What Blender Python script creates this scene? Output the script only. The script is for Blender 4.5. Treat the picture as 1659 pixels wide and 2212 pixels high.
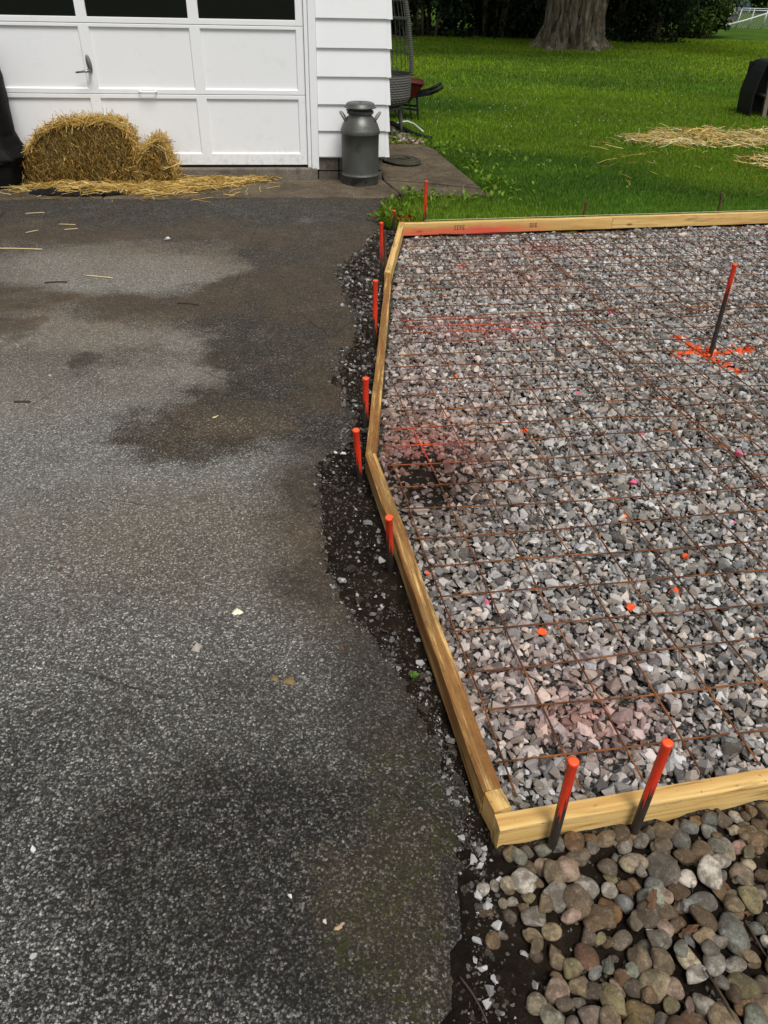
import bpy, bmesh, math, random
import numpy as np
from mathutils import Vector, Matrix, Euler

for o in list(bpy.data.objects):
    bpy.data.objects.remove(o)
SC = bpy.context.scene
COL = SC.collection
R = math.radians
rng = np.random.default_rng(7)
random.seed(7)

# ------------------------------------------------------------------ camera
PITCH, ROLL, CAM_H = R(35.0), R(1.4), 1.58
cam = bpy.data.cameras.new('camera')
cam.sensor_fit = 'VERTICAL'
cam.sensor_height = 36.0
cam.lens = 36.0 * 1661.0 / 2212.0
cam.clip_start, cam.clip_end = 0.05, 2000
camo = bpy.data.objects.new('camera', cam)
COL.objects.link(camo)
cp, sp, cr, sr = math.cos(PITCH), math.sin(PITCH), math.cos(ROLL), math.sin(ROLL)
fw = Vector((0, cp, -sp)); up0 = Vector((0, sp, cp)); rt0 = Vector((1, 0, 0))
rt = rt0 * cr + up0 * sr
upv = up0 * cr - rt0 * sr
camo.matrix_world = Matrix(((rt.x, upv.x, -fw.x, 0), (rt.y, upv.y, -fw.y, 0), (rt.z, upv.z, -fw.z, CAM_H), (0, 0, 0, 1)))
SC.camera = camo

# ------------------------------------------------------------------ light
SUN_EL, SUN_AZ = 61.0, 157.0      # azimuth clockwise from +Y (the view direction): behind the camera, to the right
world = bpy.data.worlds.new('World'); SC.world = world
world.use_nodes = True
wn = world.node_tree; wn.nodes.clear()
sky = wn.nodes.new('ShaderNodeTexSky'); sky.sky_type = 'NISHITA'; sky.sun_disc = False
sky.sun_elevation = R(SUN_EL); sky.sun_rotation = R(SUN_AZ)
sky.air_density = 1.0; sky.dust_density = 2.0
hs = wn.nodes.new('ShaderNodeHueSaturation'); hs.inputs['Saturation'].default_value = 0.22
bg = wn.nodes.new('ShaderNodeBackground'); bg.inputs['Strength'].default_value = 0.095
wo = wn.nodes.new('ShaderNodeOutputWorld')
wn.links.new(sky.outputs[0], hs.inputs['Color']); wn.links.new(hs.outputs[0], bg.inputs[0]); wn.links.new(bg.outputs[0], wo.inputs[0])
sun = bpy.data.lights.new('sun', 'SUN'); sun.energy = 2.4; sun.angle = R(24); sun.color = (1.0, 0.965, 0.91)
suno = bpy.data.objects.new('sun', sun); COL.objects.link(suno)
sd = Vector((math.sin(R(SUN_AZ)) * math.cos(R(SUN_EL)), math.cos(R(SUN_AZ)) * math.cos(R(SUN_EL)), math.sin(R(SUN_EL))))
suno.rotation_euler = sd.to_track_quat('Z', 'Y').to_euler()
suno.location = (4, -6, 12)
SC.view_settings.view_transform = 'Standard'
SC.view_settings.look = 'None'
SC.view_settings.gamma = 1
SC.view_settings.use_curve_mapping = False
SC.view_settings.exposure = 0.24
SC.render.engine = 'CYCLES'
SC.cycles.use_denoising = True
SC.cycles.max_bounces = 6
SC.cycles.transparent_max_bounces = 8

# ------------------------------------------------------------------ numeric helpers
_LAT = np.random.default_rng(99).random((256, 256))
def vnoise(x, y):
    x = np.asarray(x, float); y = np.asarray(y, float)
    xi = np.floor(x).astype(int); yi = np.floor(y).astype(int)
    fx = x - xi; fy = y - yi
    fx = fx * fx * (3 - 2 * fx); fy = fy * fy * (3 - 2 * fy)
    a = _LAT[xi % 256, yi % 256]; b = _LAT[(xi + 1) % 256, yi % 256]
    c = _LAT[xi % 256, (yi + 1) % 256]; d = _LAT[(xi + 1) % 256, (yi + 1) % 256]
    return (a * (1 - fx) + b * fx) * (1 - fy) + (c * (1 - fx) + d * fx) * fy
def fbm(x, y, o=4):
    s = 0; a = .5; t = 0
    for i in range(o):
        s = s + a * vnoise(x * 2 ** i + 17.3 * i, y * 2 ** i + 5.1 * i); t += a; a *= .5
    return s / t
def sst(a, b, x):
    t = np.clip((np.asarray(x, float) - a) / (b - a), 0, 1)
    return t * t * (3 - 2 * t)
def inpoly(x, y, poly):
    x = np.asarray(x, float); y = np.asarray(y, float)
    r = np.zeros(np.broadcast(x, y).shape, bool)
    n = len(poly)
    for i in range(n):
        x0, y0 = poly[i]; x1, y1 = poly[(i + 1) % n]
        if y0 == y1: continue
        c = (y0 > y) != (y1 > y)
        r ^= c & (x < (x1 - x0) * (y - y0) / (y1 - y0) + x0)
    return r
def rots(n, tilt=None):
    """n rotation matrices: random yaw and a tilt (radians, normal) or fully random"""
    q = rng.normal(size=(n, 4))
    if tilt is not None:
        yaw = rng.uniform(0, 2 * np.pi, n); ax = rng.uniform(0, 2 * np.pi, n); t = rng.normal(0, tilt, n)
        qz = np.c_[np.cos(yaw / 2), 0 * yaw, 0 * yaw, np.sin(yaw / 2)]
        qt = np.c_[np.cos(t / 2), np.sin(t / 2) * np.cos(ax), np.sin(t / 2) * np.sin(ax), 0 * t]
        w1, x1, y1, z1 = qt.T; w2, x2, y2, z2 = qz.T
        q = np.c_[w1 * w2 - x1 * x2 - y1 * y2 - z1 * z2, w1 * x2 + x1 * w2 + y1 * z2 - z1 * y2, w1 * y2 - x1 * z2 + y1 * w2 + z1 * x2, w1 * z2 + x1 * y2 - y1 * x2 + z1 * w2]
    q /= np.linalg.norm(q, axis=1)[:, None]
    w, x, y, z = q.T
    M = np.empty((n, 3, 3))
    M[:, 0, 0] = 1 - 2 * (y * y + z * z); M[:, 0, 1] = 2 * (x * y - z * w); M[:, 0, 2] = 2 * (x * z + y * w)
    M[:, 1, 0] = 2 * (x * y + z * w); M[:, 1, 1] = 1 - 2 * (x * x + z * z); M[:, 1, 2] = 2 * (y * z - x * w)
    M[:, 2, 0] = 2 * (x * z - y * w); M[:, 2, 1] = 2 * (y * z + x * w); M[:, 2, 2] = 1 - 2 * (x * x + y * y)
    return M

# ------------------------------------------------------------------ object helpers
def mesh_np(name, V, F, mat=None, smooth=False, col=None):
    """V (n,3), F an (m,k) int array or a list of such arrays"""
    me = bpy.data.meshes.new(name)
    V = np.asarray(V, np.float32)
    Fs = F if isinstance(F, list) else [F]
    Fs = [np.asarray(f, np.int32) for f in Fs if len(f)]
    me.vertices.add(len(V)); me.vertices.foreach_set('co', V.ravel())
    loops = np.concatenate([f.ravel() for f in Fs])
    tot = np.concatenate([np.full(len(f), f.shape[1], np.int32) for f in Fs])
    st = np.concatenate([[0], np.cumsum(tot)[:-1]]).astype(np.int32)
    me.loops.add(len(loops)); me.loops.foreach_set('vertex_index', loops)
    me.polygons.add(len(tot)); me.polygons.foreach_set('loop_start', st); me.polygons.foreach_set('loop_total', tot)
    me.polygons.foreach_set('use_smooth', np.full(len(tot), smooth))
    me.update(calc_edges=True)
    if col is not None:
        c = np.ones((len(V), 4), np.float32); c[:, :col.shape[1]] = col
        a = me.color_attributes.new('Col', 'FLOAT_COLOR', 'POINT'); a.data.foreach_set('color', c.ravel())
    if mat: me.materials.append(mat)
    return me
def add(name, me, parent=None, loc=None, rot=None):
    o = bpy.data.objects.new(name, me); COL.objects.link(o)
    if parent: o.parent = parent
    if loc is not None: o.location = loc
    if rot is not None: o.rotation_euler = rot
    return o
def nobj(name, V, F, mat=None, parent=None, smooth=False, col=None, **k):
    return add(name, mesh_np(name, V, F, mat, smooth, col), parent, **k)
def tag(o, label=None, cat=None, group=None, kind=None):
    if label: o['label'] = label
    if cat: o['category'] = cat
    if group: o['group'] = group
    if kind: o['kind'] = kind
    return o
def thing(name, label, cat, loc=(0, 0, 0), rz=0, group=None):
    o = add(name, None, None, loc, (0, 0, rz)); o.empty_display_size = .1
    return tag(o, label, cat, group)
def join(parts):
    """list of (V,F) -> one (V, [F..])"""
    Vs, Fs, n = [], [], 0
    for V, F in parts:
        V = np.asarray(V, float)
        for f in (F if isinstance(F, list) else [F]):
            Fs.append(np.asarray(f, np.int32) + n)
        Vs.append(V); n += len(V)
    by = {}
    for f in Fs: by.setdefault(f.shape[1], []).append(f)
    return np.concatenate(Vs), [np.concatenate(v) for v in by.values()]
def tube(P, r, seg=8, caps=True):
    P = np.asarray(P, float); n = len(P)
    r = np.broadcast_to(np.asarray(r, float), (n,))
    T = np.gradient(P, axis=0); T /= np.linalg.norm(T, axis=1)[:, None] + 1e-12
    up = np.array([0, 0, 1.]) if abs(T[0, 2]) < .9 else np.array([1., 0, 0])
    V = []
    N = np.cross(T[0], up); N /= np.linalg.norm(N)
    a = np.linspace(0, 2 * np.pi, seg, endpoint=False)
    for i in range(n):
        N = N - T[i] * (N @ T[i]); N /= np.linalg.norm(N); B = np.cross(T[i], N)
        V.append(P[i] + r[i] * (np.cos(a)[:, None] * N + np.sin(a)[:, None] * B))
    V = np.concatenate(V)
    i = np.arange(n - 1)[:, None] * seg; j = np.arange(seg)[None]; k = (j + 1) % seg
    F = np.stack([i + j, i + k, i + seg + k, i + seg + j], -1).reshape(-1, 4)
    if not caps: return V, [F]
    return V, [F, np.array([list(range(seg))[::-1]]), np.array([[(n - 1) * seg + q for q in range(seg)]])]
def lathe(prof, seg=40):
    prof = np.asarray(prof, float); n = len(prof)
    a = np.linspace(0, 2 * np.pi, seg, endpoint=False)
    V = np.stack([prof[:, :1] * np.cos(a), prof[:, :1] * np.sin(a), np.repeat(prof[:, 1:], seg, 1)], -1).reshape(-1, 3)
    i = np.arange(n - 1)[:, None] * seg; j = np.arange(seg)[None]; k = (j + 1) % seg
    F = np.stack([i + j, i + k, i + seg + k, i + seg + j], -1).reshape(-1, 4)
    return V, [F]
def box(x0, x1, y0, y1, z0, z1):
    V = np.array([[x, y, z] for z in (z0, z1) for y in (y0, y1) for x in (x0, x1)], float)
    F = np.array([[0, 2, 3, 1], [4, 5, 7, 6], [0, 1, 5, 4], [2, 6, 7, 3], [0, 4, 6, 2], [1, 3, 7, 5]])
    return V, F
def bbox(name, x0, x1, y0, y1, z0, z1, mat, parent=None, bev=.004, seg=2, **k):
    V, F = box(x0, x1, y0, y1, z0, z1)
    return bev_obj(name, V, F, mat, parent, bev, seg, **k)
def bev_obj(name, V, F, mat, parent=None, bev=.004, seg=2, **k):
    bm = bmesh.new()
    vs = [bm.verts.new(v) for v in V]
    for fs in (F if isinstance(F, list) else [F]):
        for f in fs: bm.faces.new([vs[i] for i in f])
    bmesh.ops.recalc_face_normals(bm, faces=bm.faces)
    if bev > 0:
        bmesh.ops.bevel(bm, geom=list(bm.edges), offset=bev, segments=seg, affect='EDGES', profile=.5)
    me = bpy.data.meshes.new(name); bm.to_mesh(me); bm.free(); me.materials.append(mat)
    return add(name, me, parent, **k)
def beam(p, q, w, h, up=(0, 0, 1)):
    """box beam from p to q"""
    p = np.array(p, float); q = np.array(q, float); t = q - p; L = np.linalg.norm(t); t /= L
    u = np.array(up, float); s = np.cross(t, u); s /= np.linalg.norm(s); u = np.cross(s, t)
    V, F = box(0, L, -w / 2, w / 2, -h / 2, h / 2)
    return p + V[:, :1] * t + V[:, 1:2] * s + V[:, 2:] * u, F
def grid(nx, ny):
    i = np.arange(nx - 1)[:, None] * ny; j = np.arange(ny - 1)[None]
    return np.stack([i + j, i + ny + j, i + ny + j + 1, i + j + 1], -1).reshape(-1, 4)

# ------------------------------------------------------------------ material helpers
class NT:
    def __init__(s, name):
        s.m = bpy.data.materials.new(name); s.m.use_nodes = True
        s.t = s.m.node_tree; s.t.nodes.clear()
        s.out = s.n('OutputMaterial'); s.b = s.n('BsdfPrincipled')
        s.l(s.b.outputs[0], s.out.inputs[0])
        s.set(s.b, 'Roughness', .85); s.set(s.b, 'Specular IOR Level', .3)
    def n(s, t, **k):
        nd = s.t.nodes.new('ShaderNode' + t)
        for a, v in k.items(): setattr(nd, a, v)
        return nd
    def l(s, a, b): s.t.links.new(a, b)
    def set(s, nd, i, v):
        if isinstance(v, bpy.types.NodeSocket): s.l(v, nd.inputs[i])
        else:
            if isinstance(v, (tuple, list)) and len(v) == 3 and nd.inputs[i].type == 'RGBA': v = (*v, 1)
            nd.inputs[i].default_value = v
    def coord(s, kind='Object', scale=(1, 1, 1), loc=(0, 0, 0), rot=(0, 0, 0)):
        c = s.n('TexCoord'); m = s.n('Mapping'); s.l(c.outputs[kind], m.inputs[0])
        m.inputs['Scale'].default_value = scale; m.inputs['Location'].default_value = loc; m.inputs['Rotation'].default_value = rot
        return m.outputs[0]
    def pos(s): return s.n('NewGeometry').outputs['Position']
    def noise(s, v, scale, detail=4, rough=.55, dist=0, out=0):
        nd = s.n('TexNoise'); s.l(v, nd.inputs['Vector']); s.set(nd, 'Scale', scale); s.set(nd, 'Detail', detail); s.set(nd, 'Roughness', rough); s.set(nd, 'Distortion', dist)
        return nd.outputs[out]
    def voro(s, v, scale, feature='F1', out='Distance', rand=1):
        nd = s.n('TexVoronoi', feature=feature); s.l(v, nd.inputs['Vector']); s.set(nd, 'Scale', scale); s.set(nd, 'Randomness', rand)
        return nd.outputs[out]
    def ramp(s, f, stops, interp='LINEAR'):
        nd = s.n('ValToRGB'); nd.color_ramp.interpolation = interp
        e = nd.color_ramp.elements
        while len(e) < len(stops): e.new(.5)
        for q, (p, c) in zip(e, stops):
            q.position = p; q.color = (*c, 1) if isinstance(c, (tuple, list)) else (c, c, c, 1)
        s.l(f, nd.inputs[0]); return nd.outputs[0]
    def mix(s, f, a, b, blend='MIX'):
        nd = s.n('Mix', data_type='RGBA', blend_type=blend)
        s.set(nd, 0, f)
        for i, v in ((6, a), (7, b)): s.set(nd, i, v)
        return nd.outputs[2]
    def math(s, op, a, b=0., c=None):
        nd = s.n('Math', operation=op); s.set(nd, 0, a); s.set(nd, 1, b)
        if c is not None: s.set(nd, 2, c)
        return nd.outputs[0]
    def sep(s, v):
        nd = s.n('SeparateXYZ'); s.l(v, nd.inputs[0]); return nd.outputs
    def comb(s, x, y, z):
        nd = s.n('CombineXYZ')
        for i, v in enumerate((x, y, z)): s.set(nd, i, v)
        return nd.outputs[0]
    def attr(s, name='Col', out='Color'):
        nd = s.n('Attribute', attribute_name=name); return nd.outputs[out]
    def bump(s, h, strength=.5, dist=.01, normal=None):
        nd = s.n('Bump'); s.l(h, nd.inputs['Height']); s.set(nd, 'Strength', strength); s.set(nd, 'Distance', dist)
        if normal: s.l(normal, nd.inputs['Normal'])
        s.l(nd.outputs[0], s.b.inputs['Normal']); return nd.outputs[0]
    def color(s, c): s.set(s.b, 'Base Color', c); return s
    def rough(s, v): s.set(s.b, 'Roughness', v); return s
def simple(name, c, rough=.7, var=.25, scale=8, bump=0, metal=0, bscale=None, spec=.3):
    t = NT(name); co = t.coord('Object')
    nz = t.noise(co, scale, 5)
    t.color(t.mix(nz, tuple(x * (1 - var) for x in c), tuple(min(1, x * (1 + var)) for x in c))); t.rough(rough)
    t.set(t.b, 'Metallic', metal); t.set(t.b, 'Specular IOR Level', spec)
    if bump: t.bump(t.noise(co, bscale or scale * 5, 5), bump, .004)
    return t.m

M = {}
# painted wood / metal
def white_paint():
    t = NT('white_paint'); co = t.coord('Object')
    n1 = t.noise(co, 2.5, 5); n2 = t.noise(co, 40, 4)
    dirt = t.ramp(t.noise(co, 5, 8, .7), [(.55, 0.), (.78, 1.)])
    c = t.mix(n1, (.80, .81, .82), (.86, .87, .885))
    c = t.mix(t.math('MULTIPLY', dirt, .22), c, (.45, .44, .42))
    # paint scuffed and stained within a hand's breadth of the ground
    z = t.sep(t.pos())[2]
    low = t.math('MULTIPLY', t.ramp(z, [(.08, 1.), (.32, 0.)]), t.ramp(t.noise(co, 22, 6, .7), [(.48, 0.), (.66, 1.)]))
    c = t.mix(t.math('MULTIPLY', low, .5), c, (.35, .33, .29))
    t.color(c).rough(.55); t.bump(t.math('ADD', n2, t.math('MULTIPLY', t.noise(co, 160, 3), .5)), .12, .004)
    return t.m
M['white'] = white_paint()
def wood_mat(name, dirt=.35, pink=None, red_end=None):
    t = NT(name); co = t.coord('Object', (1.2, 22, 22)); c0 = t.coord('Object')
    rnd = t.n('ObjectInfo').outputs['Random']
    sh = t.n('VectorMath', operation='ADD'); t.l(co, sh.inputs[0]); t.l(t.comb(t.math('MULTIPLY', rnd, 37.), t.math('MULTIPLY', rnd, 11.), 0.), sh.inputs[1])
    v = sh.outputs[0]
    g = t.noise(v, 1.6, 6, .62, 1.6)
    rings = t.n('TexWave', wave_type='BANDS', bands_direction='Y'); t.l(v, rings.inputs['Vector']); t.set(rings, 'Scale', .32); t.set(rings, 'Distortion', 9.); t.set(rings, 'Detail', 3.); t.set(rings, 'Detail Scale', .5)
    c = t.ramp(g, [(.25, (.42, .22, .06)), (.45, (.70, .45, .15)), (.7, (.86, .63, .27))])
    c = t.mix(t.math('MULTIPLY', t.ramp(rings.outputs[0], [(.35, 0.), (.9, 1.)]), .55), c, (.50, .25, .06))
    fine = t.noise(t.coord('Object', (4, 300, 300)), 1., 3)
    c = t.mix(t.math('MULTIPLY', fine, .3), c, (.40, .25, .10))
    # knots
    kn = t.voro(t.coord('Object', (3.2, 14, 9)), 1., 'F1')
    c = t.mix(t.ramp(kn, [(.05, .85), (.12, 0.)]), c, (.16, .07, .025))
    # weather stains and mud
    d = t.ramp(t.noise(t.coord('Object', (2.4, 22, 22)), 1.0, 8, .72, .4), [(.64 - dirt * .20, 0.), (.72 - dirt * .16, 1.)])
    c = t.mix(t.math('MULTIPLY', d, .5 + .3 * dirt), c, (.13, .075, .025))
    if dirt > .5:
        bark = t.ramp(t.noise(t.coord('Object', (1.3, 42, 14), (3, 1, 0)), 1., 7, .66, .5), [(.45, 0.), (.53, 1.)])
        c = t.mix(t.math('MULTIPLY', bark, .85), c, t.mix(t.noise(c0, 30, 5, .7), (.045, .024, .010), (.36, .14, .03)))
    spk = t.ramp(t.noise(t.coord('Object', (55, 75, 75)), 1., 4, .6), [(.64, 0.), (.69, 1.)])
    c = t.mix(t.math('MULTIPLY', spk, .6), c, (.09, .05, .025))
    if pink:   # overspray of marking paint along the bottom of one stretch of the board
        X, Y, Z = t.sep(c0)
        fx = t.math('MULTIPLY', t.ramp(t.math('DIVIDE', X, 3.), [(0., .75), (pink / 3, 1.), (pink / 3 + .16, .0)]), t.ramp(t.math('ADD', t.math('MULTIPLY', Z, -7.), t.math('MULTIPLY', t.noise(c0, 9, 4), .35)), [(.33, 0.), (.62, 1.)]))
        c = t.mix(t.math('MULTIPLY', fx, .85), c, (.75, .06, .06))
    if red_end:
        X, Y, Z = t.sep(c0)
        f = t.ramp(t.math('ADD', t.math('MULTIPLY', t.math('SUBTRACT', red_end, X), 12.), t.math('MULTIPLY', t.noise(c0, 40, 4), 1.2)), [(.75, 1.), (1., 0.)])
        c = t.mix(t.math('MULTIPLY', f, .6), c, (.55, .10, .03))
    t.color(c).rough(.75); t.bump(t.math('ADD', g, t.math('MULTIPLY', fine, .5)), .35, .004)
    return t.m
M['wood'] = wood_mat('pine_board', .5)
M['wood_dirty'] = wood_mat('weathered_pine_board', .9)
M['wood_pink'] = wood_mat('pine_board_with_overspray', .2, pink=.75)
M['wood_old'] = simple('grey_old_wood', (.16, .14, .11), .85, .4, 12, .4)
M['steel_dark'] = simple('dark_steel', (.05, .045, .042), .55, .5, 30, .3, .5)
def stake_mat(name, zpaint, top=(.85, .045, .012)):
    t = NT(name); co = t.coord('Object'); X, Y, Z = t.sep(co)
    st = t.noise(t.comb(t.math('MULTIPLY', X, 130.), t.math('MULTIPLY', Y, 130.), t.math('MULTIPLY', Z, 3.)), 1., 4, .65)
    e = t.math('ADD', t.math('MULTIPLY', t.math('SUBTRACT', Z, zpaint), 14.), t.math('MULTIPLY', t.math('SUBTRACT', st, .5), 6.5))
    f = t.ramp(e, [(.45, 0.), (.55, 1.)])
    steel = t.mix(t.noise(co, 60, 6, .7), (.012, .011, .010), (.06, .047, .036))
    steel = t.mix(t.ramp(t.noise(co, 25, 5), [(.55, 0.), (.75, .6)]), steel, (.10, .045, .02))
    paint = t.mix(t.noise(co, 70, 4), (top[0] * .75, top[1] * .6, top[2]), (top[0], top[1] * 1.3, top[2] * 1.5))
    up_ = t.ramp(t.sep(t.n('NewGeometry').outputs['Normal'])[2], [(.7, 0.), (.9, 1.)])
    paint = t.mix(up_, paint, (1., .12, .025))   # brighter orange where the surface faces up
    f = t.math('MULTIPLY', f, t.ramp(t.noise(co, 55, 5, .7), [(.30, .25), (.38, 1.)]))
    t.color(t.mix(f, steel, paint)); t.rough(.42); t.set(t.b, 'Specular IOR Level', .45); t.bump(t.noise(co, 140, 4), .25, .003)
    return t.m
def rust():
    t = NT('rusty_wire'); co = t.pos()
    c = t.ramp(t.noise(co, 9, 5, .6), [(.3, (.045, .017, .008)), (.5, (.13, .045, .015)), (.7, (.34, .12, .03))])
    pk = t.attr('Col', 'Color')
    t.color(t.mix(t.sep(pk)[0], c, (.75, .07, .02))).rough(.85); t.bump(t.noise(co, 700, 3), .4, .001)
    return t.m
M['rust'] = rust()
def stone_mat(name, src, rockscale=70):
    t = NT(name); co = t.pos()
    base = t.attr('Col') if src == 'attr' else t.n('ObjectInfo').outputs['Color']
    n = t.noise(co, rockscale, 6, .65)
    c = t.mix(t.ramp(n, [(.3, .75), (.7, 0.)]), base, (.10, .095, .085), 'MULTIPLY')
    c = t.mix(t.math('MULTIPLY', t.ramp(n, [(.25, 1.), (.55, 0.)]), .35), base, t.mix(.6, base, (.06, .05, .04)))
    c = t.mix(t.math('MULTIPLY', t.ramp(t.noise(co, rockscale * 2.2, 5, .7), [(.55, 0.), (.72, 1.)]), .4), c, t.mix(.6, base, (.75, .74, .72)))
    t.color(c).rough(.82); t.bump(t.noise(co, rockscale * 5, 5, .65), .45, .004)
    return t.m
M['crush_a'] = stone_mat('crushed_stone', 'attr'); M['crush_o'] = stone_mat('crushed_stone_single', 'obj')
def river_mat():
    t = NT('river_stone'); oi = t.n('ObjectInfo'); co0 = t.coord('Object')
    v = t.n('VectorMath', operation='ADD'); t.l(co0, v.inputs[0]); r = oi.outputs['Random']
    t.l(t.comb(t.math('MULTIPLY', r, 61.), t.math('MULTIPLY', r, 23.), 0.), v.inputs[1]); co = v.outputs[0]
    base = t.mix(1., oi.outputs['Color'], (.86, .80, .71), 'MULTIPLY')
    n = t.noise(co, 1.1, 7, .68, .6)
    c = t.mix(t.ramp(n, [(.3, .65), (.6, 0.)]), base, t.mix(.75, base, (.05, .035, .02)))
    c = t.mix(t.math('MULTIPLY', t.ramp(t.noise(co, 3., 6, .7), [(.54, 0.), (.7, 1.)]), .55), c, t.mix(.65, base, (.62, .58, .5)))
    sp_ = t.ramp(t.noise(co, 11., 3, .7), [(.60, 0.), (.68, 1.)])
    c = t.mix(t.math('MULTIPLY', sp_, .55), c, (.05, .04, .03))
    # dried mud low on the stone's sides
    mud = t.ramp(t.noise(t.pos(), 38., 6, .7), [(.45, 0.), (.56, 1.)])
    c = t.mix(t.math('MULTIPLY', mud, .60), c, (.055, .037, .022))
    t.color(c).rough(.7); t.set(t.b, 'Specular IOR Level', .35)
    vein = t.ramp(t.noise(t.n('Mapping').outputs[0] if False else co, 2.2, 3, .5, 2.5), [(.485, 0.), (.5, 1.), (.515, 0.)])
    t.set(t.b, 'Base Color', t.mix(t.math('MULTIPLY', vein, .35), c, t.mix(.5, base, (.6, .56, .48))))
    t.bump(t.math('ADD', n, t.math('MULTIPLY', t.noise(co, 9, 7, .75), .6)), .75, .008)
    return t.m
M['river'] = river_mat()
def soil_mat():
    t = NT('dark_soil'); co = t.pos()
    n = t.noise(co, 30, 8, .7); n2 = t.noise(co, 4, 4)
    c = t.ramp(n, [(.3, (.006, .004, .003)), (.55, (.020, .0135, .009)), (.75, (.055, .038, .025))])
    c = t.mix(t.math('MULTIPLY', t.ramp(t.voro(co, 160, 'F1', 'Color'), [(.86, 0.), (.9, 1.)]), .7), c, (.25, .23, .20))
    c = t.mix(t.ramp(n2, [(.4, 0.), (.65, .3)]), c, (.055, .036, .021))
    gr = t.ramp(t.sep(t.voro(co, 190, 'F1', 'Color'))[0], [(0., (.018, .016, .013)), (.5, (.06, .054, .046)), (.85, (.14, .132, .118)), (1., (.30, .29, .27))])
    c = t.mix(t.sep(t.attr('Col'))[0], c, gr)
    t.color(c).rough(.95); t.set(t.b, 'Specular IOR Level', .12)
    t.bump(t.math('ADD', n, t.math('MULTIPLY', t.noise(co, 140, 6, .7), .7)), 1., .02)
    return t.m
M['soil'] = soil_mat()
def concrete_mat(name, c1, c2):
    t = NT(name); co = t.pos()
    n = t.noise(co, 2.3, 8, .65); f = t.noise(co, 130, 5, .7)
    c = t.mix(t.ramp(n, [(.3, 0.), (.7, 1.)]), c1, c2)
    c = t.mix(t.ramp(f, [(.38, .75), (.6, 0.)]), c, tuple(x * .4 for x in c1))
    c = t.mix(t.ramp(t.noise(co, 11, 7, .7), [(.5, 0.), (.68, .6)]), c, tuple(x * .45 for x in c1))
    c = t.mix(t.ramp(t.voro(co, 120, 'F1', 'Color'), [(.9, 0.), (.93, .6)]), c, (.42, .39, .35))
    t.color(c).rough(.9); t.bump(t.math('ADD', f, t.math('MULTIPLY', n, 2.)), .4, .006)
    return t.m
M['concrete'] = concrete_mat('old_concrete', (.055, .041, .024), (.22, .172, .112))
M['block'] = concrete_mat('foundation_block', (.10, .085, .065), (.22, .19, .16))
M['sill'] = concrete_mat('concrete_sill', (.13, .11, .085), (.30, .26, .21))
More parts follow.
